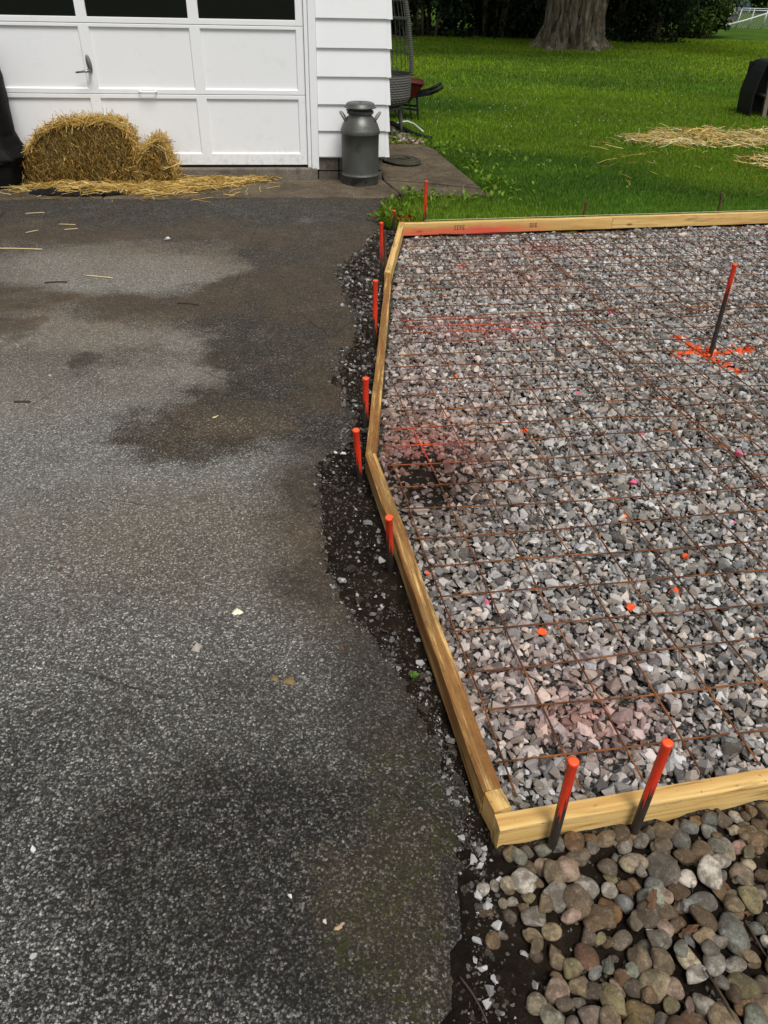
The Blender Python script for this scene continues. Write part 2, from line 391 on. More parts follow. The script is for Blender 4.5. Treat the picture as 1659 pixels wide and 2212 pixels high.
def asphalt_mat():
    t = NT('asphalt'); co = t.pos()
    jit = t.n('VectorMath', operation='ADD'); t.l(co, jit.inputs[0])
    sc = t.n('VectorMath', operation='SCALE'); t.l(t.noise(co, 60, 3, .6, 0, 1), sc.inputs[0]); t.set(sc, 'Scale', .010); ad = t.n('VectorMath', operation='ADD'); sc2 = t.n('VectorMath', operation='SCALE'); t.l(t.noise(co, 210, 3, .7, 0, 1), sc2.inputs[0]); t.set(sc2, 'Scale', .011)
    t.l(sc.outputs[0], ad.inputs[0]); t.l(sc2.outputs[0], ad.inputs[1]); t.l(ad.outputs[0], jit.inputs[1])
    v = jit.outputs[0]
    cell = t.sep(t.voro(v, 175, 'F1', 'Color'))[0]; dist = t.voro(v, 175, 'F1', 'Distance')
    cell2 = t.sep(t.voro(v, 92, 'F1', 'Color'))[1]; dist2 = t.voro(v, 92, 'F1', 'Distance')
    cell3 = t.sep(t.voro(v, 380, 'F1', 'Color'))[0]
    a = t.attr('Col'); A = t.sep(a); dark, brown, light = A[0], A[1], A[2]
    moss = t.attr('Col', 'Alpha')
    g = t.ramp(cell, [(0., .014), (.3, .050), (.55, .125), (.78, .27), (.92, .48), (1., .75)])
    big = t.ramp(cell2, [(.80, 0.), (.84, 1.)])
    g = t.mix(t.math('MULTIPLY', big, t.ramp(dist2, [(.25, 1.), (.42, 0.)])), g, t.ramp(cell2, [(.84, (.18, .17, .155)), (1., (.66, .64, .60))]))
    g = t.mix(t.ramp(cell3, [(.9, 0.), (.95, .7)]), g, (.42, .41, .39))
    g = t.mix(t.ramp(dist, [(.40, 0.), (.66, .92)]), g, (.009, .008, .007))
    g = t.mix(1., g, (1.30, 1.28, 1.22), 'MULTIPLY')
    # fines: pale dust that fills the surface away from the wheel-worn stone
    dust = t.math('MULTIPLY', light, t.ramp(t.noise(co, 45, 6, .7), [(.3, .35), (.62, 1.)]))
    g = t.mix(t.math('MULTIPLY', dust, .50), g, t.mix(t.noise(co, 150, 5, .75), (.09, .08, .065), (.72, .68, .60)))
    # dark silt film lies over the stone and tints it
    film = t.math('MULTIPLY', dark, t.ramp(t.noise(co, 26, 6, .72), [(.25, .5), (.6, 1.)]))
    c = t.mix(t.math('MULTIPLY', film, .92), g, (.26, .235, .205), 'MULTIPLY')
    c = t.mix(t.math('MULTIPLY', film, .30), c, (.020, .017, .013))
    br = t.math('MULTIPLY', brown, t.ramp(t.noise(co, 34, 6, .7), [(.25, .4), (.6, 1.)]))
    c = t.mix(t.math('MULTIPLY', br, .9), c, (.88, .70, .50), 'MULTIPLY')
    c = t.mix(t.math('MULTIPLY', br, .38), c, t.mix(t.noise(co, 8, 4), (.050, .034, .019), (.19, .135, .078)))
    # hairline cracks
    ck = t.ramp(t.voro(jit.outputs[0], 1.1, 'DISTANCE_TO_EDGE'), [(.0, .8), (.0035, 0.)])
    c = t.mix(t.math('MULTIPLY', ck, t.ramp(t.noise(co, 1.7, 3), [(.52, 0.), (.6, 1.)])), c, (.008, .007, .006))
    ms = t.math('MULTIPLY', t.math('MULTIPLY', moss, t.ramp(t.noise(co, 40, 6, .75), [(.46, 0.), (.60, 1.)])), t.ramp(t.noise(co, 9, 5, .65), [(.43, 0.), (.56, 1.)]))
    c = t.mix(t.math('MULTIPLY', ms, .9), c, t.mix(t.noise(co, 120, 3), (.014, .018, .003), (.06, .066, .010)))
    t.color(c).rough(.8); t.set(t.b, 'Specular IOR Level', .35)
    h = t.math('SUBTRACT', t.math('MULTIPLY', cell, .6), dist)
    h = t.math('MULTIPLY', h, t.math('SUBTRACT', 1., t.math('MULTIPLY', t.math('MAXIMUM', brown, t.math('MULTIPLY', light, .5)), .4)))
    t.bump(h, .9, .006)
    return t.m
M['asphalt'] = asphalt_mat()
def leafy(name, src='attr', c=(.05, .1, .02), trans=.35, rough=.6):
    t = NT(name)
    base = t.attr('Col') if src == 'attr' else None
    if base is None:
        n = t.n('RGB'); n.outputs[0].default_value = (*c, 1); base = n.outputs[0]
    t.color(base).rough(rough); t.set(t.b, 'Specular IOR Level', .25)
    tr = t.n('BsdfTranslucent'); t.l(t.mix(.2, base, (.16, .28, .015), 'MIX'), tr.inputs[0])
    mx = t.n('MixShader'); mx.inputs[0].default_value = trans
    t.l(t.b.outputs[0], mx.inputs[1]); t.l(tr.outputs[0], mx.inputs[2]); t.l(mx.outputs[0], t.out.inputs[0])
    return t.m
M['grass'] = leafy('grass_blades', trans=.3)
M['leaf'] = leafy('leaves', trans=.25)
M['straw'] = leafy('straw', trans=.12, rough=.5)
def lawn_mat():
    t = NT('lawn_ground'); co = t.pos()
    n = t.noise(co, .9, 6, .6); f = t.noise(co, 45, 5, .7)
    c = t.ramp(n, [(.3, (.035, .085, .008)), (.5, (.06, .125, .009)), (.72, (.095, .17, .010))])
    c = t.mix(t.ramp(f, [(.3, .7), (.6, 0.)]), c, (.018, .035, .006))
    t.color(c).rough(.95); t.set(t.b, 'Specular IOR Level', .1); t.bump(f, .8, .03)
    return t.m
M['lawn'] = lawn_mat()
def bark_mat():
    t = NT('bark'); co = t.coord('Object', (7, 7, 1.1))
    n = t.noise(co, 1.0, 8, .72, .8); f = t.noise(t.coord('Object'), 18, 6, .7)
    c = t.ramp(n, [(.36, (.022, .017, .011)), (.5, (.15, .12, .08)), (.66, (.36, .31, .22))])
    c = t.mix(t.ramp(t.noise(t.coord('Object'), 1.2, 4), [(.5, 0.), (.7, .4)]), c, (.05, .06, .025))
    t.color(c).rough(.95); t.bump(t.math('ADD', n, t.math('MULTIPLY', f, .35)), 1., .05)
    return t.m
M['bark'] = bark_mat()
def black_cloth():
    t = NT('black_cover'); co = t.coord('Object')
    t.color(t.mix(t.noise(co, 6, 6), (.003, .003, .003), (.010, .010, .010))).rough(.6); t.set(t.b, 'Specular IOR Level', .12); t.bump(t.noise(co, 9, 6, .6), .4, .02)
    return t.m
M['black'] = black_cloth()
M['black_plastic'] = simple('black_plastic', (.009, .009, .010), .55, .6, 6, .1, spec=.18)
def can_mat():
    t = NT('pewter_paint'); co = t.coord('Object')
    n = t.noise(co, 9, 6, .6)
    c = t.mix(n, (.07, .072, .067), (.15, .152, .14))
    spot = t.ramp(t.noise(t.coord('Object', (1, 1, 1), (.31, .2, .05)), 7, 4), [(.58, 0.), (.72, 1.)])
    c = t.mix(t.math('MULTIPLY', spot, .7), c, (.02, .02, .019))
    chip = t.ramp(t.noise(co, 75, 4, .6), [(.70, 0.), (.74, 1.)])
    c = t.mix(t.math('MULTIPLY', chip, .5), c, (.30, .27, .22))
    t.color(c); t.rough(t.ramp(t.noise(co, 5, 5), [(.3, .34), (.7, .6)])); t.set(t.b, 'Metallic', .55); t.bump(t.noise(co, 60, 5), .15, .003)
    return t.m
M['can'] = can_mat()
M['handle_worn'] = simple('worn_handle_steel', (.26, .235, .20), .6, .7, 35, .3, .2)
M['wicker'] = simple('grey_wicker', (.105, .10, .09), .75, .35, 40, .3)
M['barrow_red'] = simple('red_tray', (.085, .009, .006), .5, .35, 8, .1)
M['chrome'] = simple('grey_metal', (.28, .28, .28), .35, .3, 30, .1, .8)
M['white_plastic'] = simple('white_plastic', (.62, .63, .63), .4, .05)
M['moss_rope'] = simple('mossy_hose', (.05, .046, .030), .9, .6, 18, .5)
M['string'] = simple('mason_string', (.62, .60, .42), .8, .1)
M['blue_cord'] = simple('blue_cord', (.10, .18, .32), .7, .2)
M['pipe'] = simple('galvanised_pipe', (.46, .48, .48), .45, .2, 12, 0, .3)
M['roof'] = simple('roof_shingle', (.06, .058, .056), .9, .4, 14, .4)
M['car_blue'] = simple('car_blue', (.025, .06, .12), .3, .1)
M['tyre'] = simple('tyre', (.015, .015, .015), .8, .2)
M['grey_siding'] = simple('house_siding', (.62, .63, .64), .7, .1)
M['dry_leaf'] = simple('dry_leaf', (.11, .055, .026), .7, .4, 40)
M['pale_leaf'] = simple('pale_leaf', (.40, .28, .18), .7, .3, 40)
M['twig'] = simple('twig_bark', (.06, .042, .028), .9, .4, 40)
M['straw_one'] = simple('straw_stalk', (.62, .50, .27), .5, .2, 30)
M['cream'] = simple('cream_paint_drip', (.78, .76, .56), .5, .1)
M['tan'] = simple('tan_residue', (.20, .14, .06), .8, .5, 60, .5)
M['interior'] = simple('garage_interior', (.03, .028, .025), .9, .3)
def glass_mat():
    t = NT('window_glass'); t.color((.012, .012, .013)).rough(.06); t.set(t.b, 'Specular IOR Level', .4)
    tr = t.n('BsdfTransparent'); mx = t.n('MixShader'); mx.inputs[0].default_value = .45
    t.l(t.b.outputs[0], mx.inputs[1]); t.l(tr.outputs[0], mx.inputs[2]); t.l(mx.outputs[0], t.out.inputs[0])
    return t.m
M['glass'] = glass_mat()

# ================================================================== THE SETTING
# form-board lines (top edges at z = TOP): outer/inner corners in metres
TOP = .055
B_BOT = [(.270, .980), (2.60, 1.475)]              # near board, outer top edge
LN_OUT = [(.244, 1.071), (-.0765, 2.562)]          # left boards, outer top edge
LM_OUT = [(-.0765, 2.562), (-.025, 4.81)]
LF_OUT = [(-.025, 4.81), (.060, 5.975)]
FAR_IN = [(.104, 5.895), (4.60, 6.835)]
left_y = np.array([-1, .93, 1.071, 2.562, 4.81, 5.975, 6.1]); left_x = np.array([.30, .27, .244, -.0765, -.025, .06, .07])
def board_x(y): return np.interp(y, left_y, left_x)                    # outer face of the left boards
def far_y(x): return FAR_IN[0][1] + (np.asarray(x) - FAR_IN[0][0]) * (6.835 - 5.895) / (4.6 - .104)
def near_y(x): return .980 + (np.asarray(x) - .270) * .2125
# ragged right edge of the asphalt
edge_pts = np.array([(-9., .16), (-2, .16), (.62, .175), (.669, .192), (.754, .207), (.847, .218), (.95, .222), (1.064, .210), (1.19, .191), (1.332, .158), (1.458, .10), (1.579, .037), (1.672, -.032), (1.793, -.121), (1.998, -.172), (2.18, -.209), (2.416, -.245), (2.548, -.238), (2.731, -.167), (2.974, -.13), (3.196, -.182), (3.444, -.24), (3.668, -.219), (3.855, -.131), (4.19, -.169), (4.653, -.254), (4.963, -.312), (5.109, -.299), (5.432, -.172), (5.91, -.085), (6.3, -.092), (6.9, -.075), (7.2, -.07)])
def edge_x(y):
    y = np.asarray(y, float)
    return np.interp(y, edge_pts[:, 0], edge_pts[:, 1]) + (fbm(y * 9, y * 0 + 3, 4) - .5) * .05 + (vnoise(y * 45, y * 0 + 1) - .5) * .014
APRON = [(-8, 5.87), (-3.2, 6.55), (-.967, 6.86), (-.063, 6.93)]
def apron_y(x): return np.interp(x, [p[0] for p in APRON], [p[1] for p in APRON])
WALK = [(-.07, 6.93), (.138, 7.12), (.46, 7.10), (.915, 7.14), (.464, 9.17), (.33, 9.44), (-.35, 9.5), (-.2, 7.6)]
GX, GY, GA = -.092, 7.715, R(7)
GL = np.array([math.cos(GA), math.sin(GA)]); GN = np.array([-math.sin(GA), math.cos(GA)])
def garage_uv(x, y):
    dx, dy = np.asarray(x) - GX, np.asarray(y) - GY
    return dx * GL[0] + dy * GL[1], dx * GN[0] + dy * GN[1]
def lawn_mask(x, y):
    x = np.asarray(x, float); y = np.asarray(y, float)
    u, v = garage_uv(x, y)
    m = y > np.where(x < .07, 6.06, far_y(x) + .055)
    m &= ~((x < -.075 + .03 * (vnoise(y * 12, y * 0) - .5)) & (y < 9.0))
    m |= (x > 4.66) & (y > -8)
    m &= ~inpoly(x, y, WALK)
    m &= ~((u < .10) & (v > -.9) & (v < 6.2) & (u > -5.4))
    return m
def gravel_z(y): return .018 - .05 * np.clip((np.asarray(y) - 1.0) / 4.2, 0, 1)

# ---- lawn: one sheet out to the horizon, sunk where something else covers it
xs = np.concatenate([[-600, -250, -90, -40, -20, -12, -8], np.arange(-6, 7.01, .12), np.arange(7.5, 20.1, .5), [24, 30, 45, 90, 250, 600]])
ys = np.concatenate([[-600, -250, -90, -40, -20, -10], np.arange(-6, 12.01, .12), np.arange(12.5, 40.1, .5), [45, 55, 80, 150, 300, 700]])
XX, YY = np.meshgrid(xs, ys, indexing='ij')
mask = lawn_mask(XX, YY) | (YY < -7) | (XX < -7)
Z = np.where(mask, -.012 + (fbm(XX * .5, YY * .5, 3) - .5) * .03, -.20)
Z = Z + np.where((np.hypot(XX, YY) > 10) & mask, (fbm(XX * .12, YY * .12, 3) - .5) * .12, 0)
lawn = nobj('lawn', np.stack([XX, YY, Z], -1).reshape(-1, 3), grid(len(xs), len(ys)), M['lawn'], smooth=True)
tag(lawn, kind='structure')
def lawn_z(x, y):
    z = -.012 + (fbm(x * .5, y * .5, 3) - .5) * .03
    return z + np.where(np.hypot(x, y) > 10, (fbm(x * .12, y * .12, 3) - .5) * .12, 0)

# ---- driveway
yy = np.unique(np.concatenate([np.arange(-8, .3, .5), np.arange(.3, 7.0, .018)]))
uu = np.concatenate([np.linspace(0, .3, 6)[:-1], np.linspace(.3, .985, 190), [.993, 1.0]])
Ye, U = np.meshgrid(yy, uu, indexing='ij')
xr = edge_x(yy)[:, None]
Xe = -8 + (xr + 8) * (1 - (1 - U) ** 1.0)
Xe = np.where(U < .3, -8 + (U / .3) * 4.4, -3.6 + (U - .3) / .7 * (xr + 3.6))
ya = apron_y(Xe); Ye = np.minimum(Ye, ya - .004)
Ze = (fbm(Xe * 1.2, Ye * 1.2, 3) - .5) * .02 + (fbm(Xe * 14, Ye * 14, 3) - .5) * .004
Ze -= sst(.10, 0, xr - Xe) * (.012 + .014 * fbm(Xe * 10, Ye * 10, 3))
Vd = np.stack([Xe, Ye, Ze], -1)
skirt = Vd[:, -1:, :] + np.array([.004, 0, -.12])
Vd = np.concatenate([Vd, skirt], 1)
# what lies on the asphalt: silt film, brown mud, pale dust, moss (each with its own outline)
x, y = Vd[..., 0], Vd[..., 1]
wx = x + (fbm(x * 2.2, y * 2.2, 4) - .5) * .42 + (fbm(x * 11, y * 11, 4) - .5) * .22; wy = y + (fbm(x * 2.2 + 9, y * 2.2 + 4, 4) - .5) * .42 + (fbm(x * 11 + 3, y * 11 + 8, 4) - .5) * .22
def ell(cx, cy, rx, ry, soft=.35, xx=wx, yv=wy): return 1 - sst(1 - soft, 1 + soft, np.hypot((xx - cx) / rx, (yv - cy) / ry))
def region(poly, blur=.10):
    acc = 0
    for dx, dy in [(0, 0), (1, 0), (-1, 0), (0, 1), (0, -1), (.7, .7), (-.7, .7), (.7, -.7), (-.7, -.7), (.4, .2), (-.4, -.2), (.2, -.4), (-.2, .4)]:
        acc = acc + inpoly(wx + dx * blur, wy + dy * blur, poly)
    return acc / 13.
damp = region([(-1.15, 6.05), (-.02, 6.1), (-.05, 3.0), (-.22, 2.75), (-.66, 2.62), (-.97, 2.62), (-1.07, 2.8), (-1.02, 3.15), (-.93, 3.36), (-.92, 3.7), (-1.02, 4.0), (-1.02, 4.35), (-1.1, 4.8), (-1.0, 5.1), (-1.15, 5.5)], .09)
strip = sst(5.6, 6.35, wy + x * -.10 - .1 + (fbm(x * 3.1, y * 3.1, 4) - .5) * .9)
leftbrown = region([(-4.5, 5.35), (-2.2, 5.45), (-1.6, 5.65), (-1.0, 5.6), (-1.0, 6.2), (-4.5, 5.9)], .12)
band = region([(-4, 3.95), (-2.2, 4.05), (-1.8, 4.22), (-1.35, 4.05), (-1.0, 4.1), (-1.0, 4.42), (-1.5, 4.45), (-2.0, 4.5), (-4, 4.4)], .10)
low = region([(-4, 3.55), (-1.95, 3.68), (-1.85, 3.85), (-2.15, 3.95), (-4, 3.95)], .06)
spot = ell(-1.40, 3.42, .15, .11, .4)
tan_ = ell(-.66, 2.86, .20, .11, .4)
bottomdark = ell(-.18, .86, .36, .24, .7)
bottomdark2 = ell(-.05, 1.0, .7, .5, .8) * .45
lightL = ell(-1.75, 4.85, .75, .40, .4); lightM = ell(-1.6, 3.75, .6, .22, .4); lightE = ell(-1.0, 3.35, .16, .14, .5)
edge_d = sst(.34, .02, edge_x(np.clip(y, -5, 7)) - x)
dark = np.clip(.90 * damp + .78 * strip * (.5 + .7 * fbm(x * 3, y * 5, 4)) + .85 * leftbrown + .6 * band + .8 * low + .8 * spot + .85 * bottomdark + 1.1 * bottomdark2 + 1.5 * edge_d * (.30 + .9 * fbm(x * 7, y * 7, 4)) * (y > 1.2) + .35 * sst(2.9, 3.8, y) * (1 - .9 * np.clip(lightL + lightM + lightE, 0, 1)) + .30 * sst(.5, .68, fbm(x * 1.7 + 8, y * 1.7, 5)) * (y < 2.6), 0, 1)
dark *= (1 - .35 * lightE) * (1 - .55 * tan_)
dark = np.clip(dark * (.50 + 1.0 * fbm(x * 9 + 2, y * 9, 5)), 0, 1)
brown = np.clip(.40 * sst(2.6, 3.6, y) + .28 * sst(.45, .62, fbm(x * 1.3 + 20, y * 1.3, 5)) * sst(1.2, 2.4, y) + .30 * edge_d * (y > 1.2) + .55 * ell(.05, .90, .12, .30, .7) + .62 * damp * sst(.38, .62, fbm(x * 2.1 + 3, y * 2.1, 4)) + .85 * leftbrown + .62 * band + .65 * low + .95 * tan_ + .45 * ell(-.6, 2.05, .6, .3, .8) + .20 * ell(-1.9, 5.0, .8, .3, .8) + .2 * ell(-1.7, 3.8, .5, .2, .8) - .30 * lightL - .30 * lightM, 0, 1)
brown = np.clip(brown * (.45 + 1.1 * fbm(x * 8 + 6, y * 8, 5)) * (1 - .55 * strip) + .5 * tan_, 0, 1)
light = np.clip(.26 + .95 * lightL + .8 * lightM + .95 * lightE + .46 * sst(1.0, 2.2, y) - .30 * sst(3.0, 3.9, y) + (fbm(x * 1.5, y * 1.5, 5) - .5) * 1.1 - .9 * damp - strip * .6 - .5 * bottomdark + .0 * x, 0, 1)
light *= sst(.5, 1.9, y) * .75 + .25
moss = np.clip(.95 * ell(.07, .93, .13, .32, .7) + .8 * ell(.13, 1.10, .08, .14, .5) + .5 * ell(.02, .66, .16, .12, .6) + .35 * ell(-.35, .78, .12, .08, .6) + .4 * damp * sst(.55, .7, fbm(x * 3 + 11, y * 3, 4)) + .5 * edge_d * (y < 1.3) + .4 * sst(6.2, 6.6, y) * sst(-.9, -.1, x), 0, 1)
colr = np.stack([dark, brown, light, moss], -1).reshape(-1, 4)
drive = nobj('driveway', Vd.reshape(-1, 3), grid(len(yy), len(uu) + 1), M['asphalt'], smooth=True, col=colr)
tag(drive, kind='structure')

# ---- soil: along the ragged asphalt edge, below the gravel and below the river rocks
sx = np.arange(-.55, 4.75, .026); sy = np.arange(-.6, 6.75, .026)
SX, SY = np.meshgrid(sx, sy, indexing='ij')
bx = board_x(SY); ex = edge_x(SY)
t_ = np.clip((SX - ex) / np.maximum(bx - ex, .03), 0, 1)
gapw = np.clip((bx - ex) / .22, 0, 1)
clod = fbm(SX * 16, SY * 16, 4) - .5
zs = -.018 - .03 * t_ - .035 * gapw * np.sin(np.pi * np.clip(t_ * 1.15, 0, 1)) * sst(2.3, 3.0, SY) + clod * .045
pad = (SX > bx + .02) & (SY > near_y(SX)) & (SY < far_y(SX) + .05)
dirtpatch = np.exp(-(((SX - .16) / .19) ** 2 + ((SY - 2.50) / .26) ** 2) ** 1.3)
zs = np.where(pad, gravel_z(SY) - .023 + .029 * dirtpatch + clod * .02 * (.3 + dirtpatch), zs)
rockz = (SY < near_y(SX)) & (SX > .15)
zs = np.where(rockz, -.020 + clod * .05 + .012 * sst(.5, .2, SX), zs)
zs = np.where(SX < ex - .05, -.15, zs)
zs = np.where((SY > far_y(SX) + .06), -.03 + clod * .02, zs)
zs = np.where((SY > 6.2) & (SX < .1), -.06, zs)
gritm = np.where(pad, np.clip(1 - 1.3 * dirtpatch, 0, 1), 0).reshape(-1, 1)
soil = nobj('soil', np.stack([SX, SY, zs], -1).reshape(-1, 3), grid(len(sx), len(sy)), M['soil'], smooth=True, col=np.repeat(gritm, 3, 1))
tag(soil, kind='structure')
def soil_z(x, y):
    i = np.clip(((np.asarray(x) - sx[0]) / (sx[1] - sx[0])).round().astype(int), 0, len(sx) - 1)
    j = np.clip(((np.asarray(y) - sy[0]) / (sy[1] - sy[0])).round().astype(int), 0, len(sy) - 1)
    return zs[i, j]

# ---- concrete apron and walk: separate slabs with open joints
apron = add('concrete_apron', None); tag(apron, kind='structure')
def slab(poly, zt, parent, n=0, name='slab'):
    P = [np.array(p, float) for p in poly]; Q = []
    for a, b in zip(P, P[1:] + P[:1]):
        k = max(2, int(np.linalg.norm(b - a) / .08))
        for i in range(k):
            q = a + (b - a) * i / k
            Q.append(q + (rng.random(2) - .5) * .012)
    Q = np.array(Q); m = len(Q); c = Q.mean(0)
    ins = c + (Q - c) * (1 - .012 / np.maximum(np.linalg.norm(Q - c, axis=1), .1)[:, None])
    V = np.concatenate([np.c_[ins, np.full(m, zt)], np.c_[Q, np.full(m, zt - .008)], np.c_[Q, np.full(m, -.13)]])
    i = np.arange(m); k = (i + 1) % m
    F = [np.array([list(range(m))]), np.stack([i, m + i, m + k, k], -1)[:, ::1], np.stack([m + i, 2 * m + i, 2 * m + k, m + k], -1)]
    return nobj(name, V, F, M['concrete'], parent)
def gl(u, v): return (GX + u * GL[0] + v * GN[0], GY + u * GL[1] + v * GN[1])
slab([(-6.0, 6.16), (-3.2, 6.555), (-2.4, 6.665), gl(-2.4, -.05), gl(-6, -.05)], .012, apron)
slab([(-2.392, 6.668), (-.967, 6.865), (-.08, 6.94), (-.02, 6.99), (.07, 7.10), (-.085, 7.62), gl(-.60, -.05), gl(-2.392, -.05)], .010, apron)
slab([(.082, 7.12), (.46, 7.10), (.93, 7.14), (.80, 7.36), (.35, 7.53), (-.07, 7.635)], .004, apron)
slab([(-.075, 7.655), (.36, 7.548), (.80, 7.385), (.464, 9.17), (.33, 9.44), (-.30, 9.5)], .014, apron)

# ================================================================== GARAGE
gar = thing('garage', 'white garage with wide lap siding and a panelled overhead door', 'garage', (GX, GY, 0), GA)
def part(name, V, F, mat, parent=gar, **k): return nobj(name, V, F, mat, parent, **k)
# siding boards on the front right of the door, each a tapered lap board, and the metal corner caps
ZB = [.195 + .2145 * i for i in range(12)]
def siding(x0, x1, xb_extra, z, parent=gar, e=.2145):
    zt = z + e + .02
    V = np.array([[x0, -.024, z], [x1 + xb_extra, -.024, z], [x1 + xb_extra - .018, -.004, zt], [x0, -.004, zt], [x0, .0, z], [x1, .0, z], [x1, .0, zt], [x0, .0, zt]], float)
    F = np.array([[0, 1, 2, 3], [4, 7, 6, 5], [0, 4, 5, 1], [1, 5, 6, 2], [2, 6, 7, 3], [3, 7, 4, 0]])
    return V, F
for i, z in enumerate(ZB):
    V, F = siding(-.588, .03, .026, z)
    V[:, 2] += (rng.random() - .5) * .003
    part('siding_board', V, F, M['white'])
    V, F = siding(.018, .03, .030, z + .002)
    V[[0, 1], 1] -= .0035; V[[2, 3], 1] -= .0035; V[[0, 1], 2] -= .006
    part('corner_cap', V, F, M['white'])
    V, F = siding(-5.3, -4.40, 0, z); part('siding_board', V, F, M['white'])
    V, F = box(.004, .028, .0, 6.0, z, z + .23); V[[1, 3], 0] += .024
    part('siding_board', V, F, M['white'])
part('wall', *join([box(-.60, .0, .002, .12, .18, 2.75), box(-5.3, -4.38, .002, .12, .18, 2.75), box(-4.4, -.58, .002, .12, 2.25, 2.75), box(-.12, .003, .12, 6, .18, 2.75), box(-5.3, -5.18, .12, 6, .18, 2.75), box(-5.3, .003, 5.9, 6.02, .18, 2.75)]), M['white'])
part('interior_floor', *box(-5.2, -.1, .1, 5.9, .02, .06), M['interior'])
part('interior_lining', *join([box(-5.17, -.13, 5.6, 5.65, .06, 2.7), box(-5.17, -5.12, .6, 5.6, .06, 2.7), box(-.18, -.13, .6, 5.6, .06, 2.7), box(-5.17, -.13, .2, 5.6, 2.68, 2.72)]), M['interior'])
part('roof', *join([(np.array([[-5.6, -.35, 2.72], [.35, -.35, 2.72], [.35, 3.0, 4.1], [-5.6, 3.0, 4.1], [-5.6, -.35, 2.80], [.35, -.35, 2.80], [.35, 3.0, 4.18], [-5.6, 3.0, 4.18]]), np.array([[0, 3, 2, 1], [4, 5, 6, 7], [0, 1, 5, 4], [1, 2, 6, 5], [3, 0, 4, 7]])),
                      (np.array([[-5.6, 6.35, 2.72], [.35, 6.35, 2.72], [.35, 3.0, 4.1], [-5.6, 3.0, 4.1], [-5.6, 6.35, 2.80], [.35, 6.35, 2.80], [.35, 3.0, 4.18], [-5.6, 3.0, 4.18]]), np.array([[0, 1, 2, 3], [4, 7, 6, 5], [0, 4, 5, 1], [1, 5, 6, 2], [3, 7, 4, 0]])),
                      (np.array([[.02, 0, 2.7], [.02, 6, 2.7], [.02, 3, 4.1], [-5.3, 0, 2.7], [-5.3, 6, 2.7], [-5.3, 3, 4.1]]), np.array([[0, 1, 2], [3, 5, 4]]))]), M['roof'])
# foundation
xb = [-.60, -.402, -.0]
for zi, (z0, z1, xx) in enumerate([(-.05, .062, (-.60, -.405, -.0)), (.070, .190, (-.60, -.405, .0))]):
    for a, b in zip(xx, xx[1:]):
        bbox('foundation_block', a + .004, b - .004, .003 + .004 * (zi == 0), .2, z0, z1, M['block'], gar, .006, 1)
    bbox('foundation_block', -5.28, -4.42, .003, .2, z0, z1, M['block'], gar, .006, 1)
    for k in range(15):
        bbox('foundation_block', -.19, -.002, .205 + k * .39, .59 + k * .39, z0, z1, M['block'], gar, .006, 1)
bbox('door_sill', -4.40, -.604, -.045, .16, -.08, .098, M['sill'], gar, .012, 2)
# jamb mouldings
bbox('door_trim', -.655, -.590, -.034, .03, .086, 2.30, M['white'], gar, .005, 2)
bbox('door_trim', -.690, -.657, -.020, .03, .100, 2.28, M['white'], gar, .004, 2)
bbox('door_trim', -4.40, -4.33, -.034, .03, .086, 2.30, M['white'], gar, .005, 2)
bbox('door_trim', -4.40, -.59, -.036, .03, 2.302, 2.39, M['white'], gar, .005, 2)
